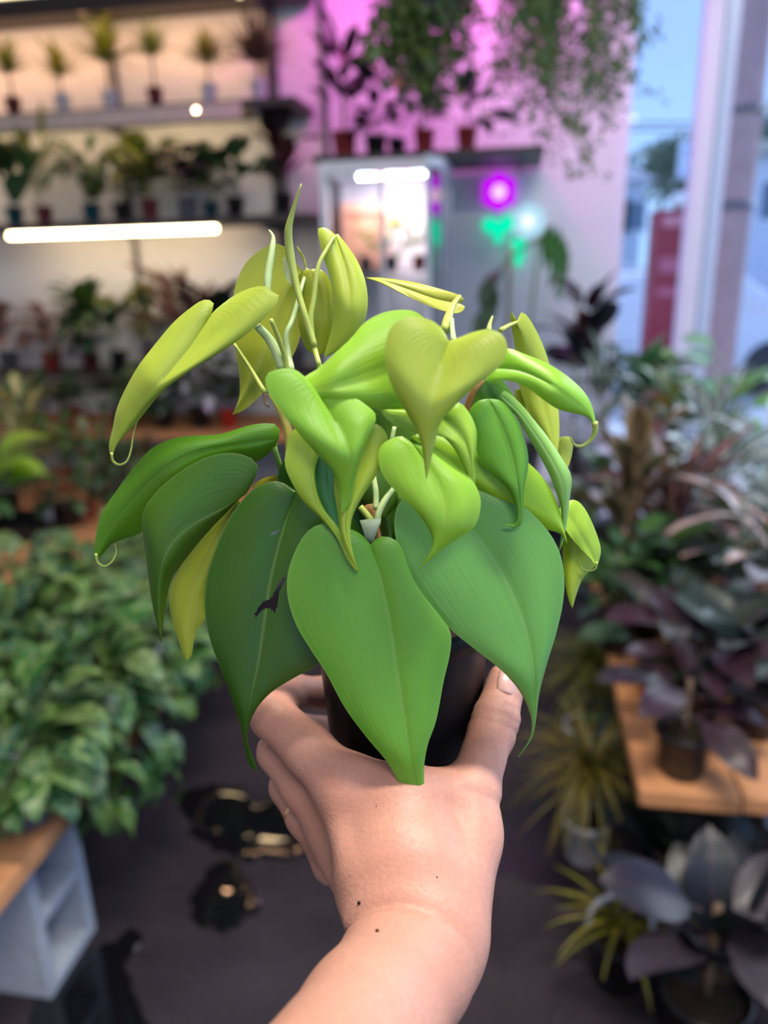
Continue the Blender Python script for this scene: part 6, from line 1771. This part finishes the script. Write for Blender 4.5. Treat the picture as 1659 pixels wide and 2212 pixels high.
def house(label, x0, x1, y, zt, zr, wall, roof, seed):
    t = thing('house', label, 'house', ((x0 + x1) / 2, y, -0.14), 0, 'houses across the street')
    D = 6.0
    box('wall', plain('house_wall_%d' % seed, wall, 0.9, 0.06), x0, x1, y, y + D, -0.139, zt, 0.01, t)
    V = [Vector((x0 - 0.4, y - 0.4, zt)), Vector((x1 + 0.4, y - 0.4, zt)), Vector((x1 + 0.4, y + D + 0.4, zt)), Vector((x0 - 0.4, y + D + 0.4, zt)), Vector((x0 + 0.6, y + D / 2, zr)), Vector((x1 - 0.6, y + D / 2, zr))]
    mk('roof', V, [[0, 1, 5, 4], [2, 3, 4, 5], [1, 2, 5], [3, 0, 4], [3, 2, 1, 0]], plain('house_roof_%d' % seed, roof, 0.9, 0.15), t, False)
    n = max(2, int((x1 - x0) / 1.8))
    for i in range(n):
        cx = x0 + (i + 0.5) * (x1 - x0) / n
        f = box('window', plain('window_trim_white', (0.8, 0.82, 0.84), 0.6), cx - 0.42, cx + 0.42, y - 0.05, y - 0.001, zt - 1.7, zt - 0.6, 0.01, t)
        a = box('pane', plain('house_pane', (0.12, 0.18, 0.24), 0.1), cx - 0.34, cx + 0.34, y - 0.06, y - 0.051, zt - 1.62, zt - 0.68, 0, None)
        for v in a.data.vertices: v.co -= t.location
        a.parent = f
    return t


a, b_ = at_y(1330, 330, 30), at_y(1475, 330, 30)
house('low pale house with a grey roof across the street, left of the post', a.x, b_.x - 1.2, 30, at_y(1400, 390, 30).z, at_y(1400, 322, 30).z, (0.62, 0.68, 0.70), (0.30, 0.33, 0.38), 1)
a = at_y(1600, 400, 24)
house('white sided house with a dark green roof at the right window edge', a.x, a.x + 9, 24, at_y(1640, 335, 24).z, at_y(1655, 268, 24).z, (0.72, 0.76, 0.78), (0.10, 0.14, 0.13), 2)
# roadside sign
s0, s1 = at_y(1468, 310, 22), at_y(1528, 310, 22)
rs = thing('roadside_sign', 'white roadside sign with blue blocks on a post across the street', 'sign', ((s0.x + s1.x) / 2, 22, -0.14))
zt, zb = at_y(1495, 305, 22).z, at_y(1495, 385, 22).z
box('post', STEEL, (s0.x + s1.x) / 2 - 0.08, (s0.x + s1.x) / 2 + 0.08, 22.02, 22.16, -0.139, zb + 0.05, 0.01, rs)
box('panel', plain('sign_white', (0.75, 0.8, 0.85), 0.5), s0.x, s1.x, 21.95, 22.01, zb, zt, 0.01, rs)
BL = plain('sign_blue', (0.04, 0.22, 0.62), 0.5)
a, b_ = at_y(1497, 318, 21.93), at_y(1520, 340, 21.93)
box('emblem', BL, a.x - 0.12, b_.x - 0.1, 21.93, 21.949, b_.z, a.z, 0.01, rs)
a, b_ = at_y(1482, 362, 21.93), at_y(1522, 378, 21.93)
box('stripe', BL, a.x, b_.x, 21.93, 21.949, b_.z, a.z, 0.01, rs)


def tree(label, x, y, h, r, seed):
    rnd = random.Random(seed)
    t = thing('tree', label, 'tree', (x, y, -0.14), 0, 'trees across the street')
    vs, fs = tube_geo([(0, 0, 0), (0.05, 0, h * 0.4), (0, 0.05, h * 0.8)], [0.2, 0.15, 0.06], 8, 6)
    link('trunk', mesh_data('trunk', vs, fs, STEM_BROWN), t)
    V, UV, Fa = [], [], []
    for i in range(700):
        d = Vector((rnd.gauss(0, 1), rnd.gauss(0, 1), rnd.gauss(0, 1))).normalized() * (r * rnd.random() ** 0.4)
        q = Vector((d.x, d.y, h * 0.72 + d.z * 0.75))
        a = Vector((rnd.gauss(0, 1), rnd.gauss(0, 1), rnd.gauss(0, 1))).normalized(); b2 = a.cross(Vector((rnd.gauss(0, 1), rnd.gauss(0, 1), rnd.gauss(0, 1)))).normalized()
        s = 0.16 + 0.1 * rnd.random()
        n0 = len(V); V += [q - a * s, q + b2 * s * 0.6, q + a * s, q - b2 * s * 0.6]; UV += [(0.5, 0), (1, 0.5), (0.5, 1), (0, 0.5)]
        Fa.append([n0, n0 + 1, n0 + 2, n0 + 3])
    o = link('foliage', mesh_data('foliage', V, Fa, LEAF, True, UV), t, (0.06, 0.11, 0.06)); o['kind'] = 'stuff'
for i, (u, v, y, r, lb) in enumerate([(1478, 285, 46, 1.9, 'dark tree showing behind the roadside sign'), (1437, 312, 52, 2.3, 'tree over the roof of the low pale house'), (1668, 262, 36, 2.4, 'dark tree at the right window edge over the white house')]):
    q = at_y(u, v, y)
    tree(lb, q.x, y, q.z + 0.14 + r * 0.5, r, 400 + i)
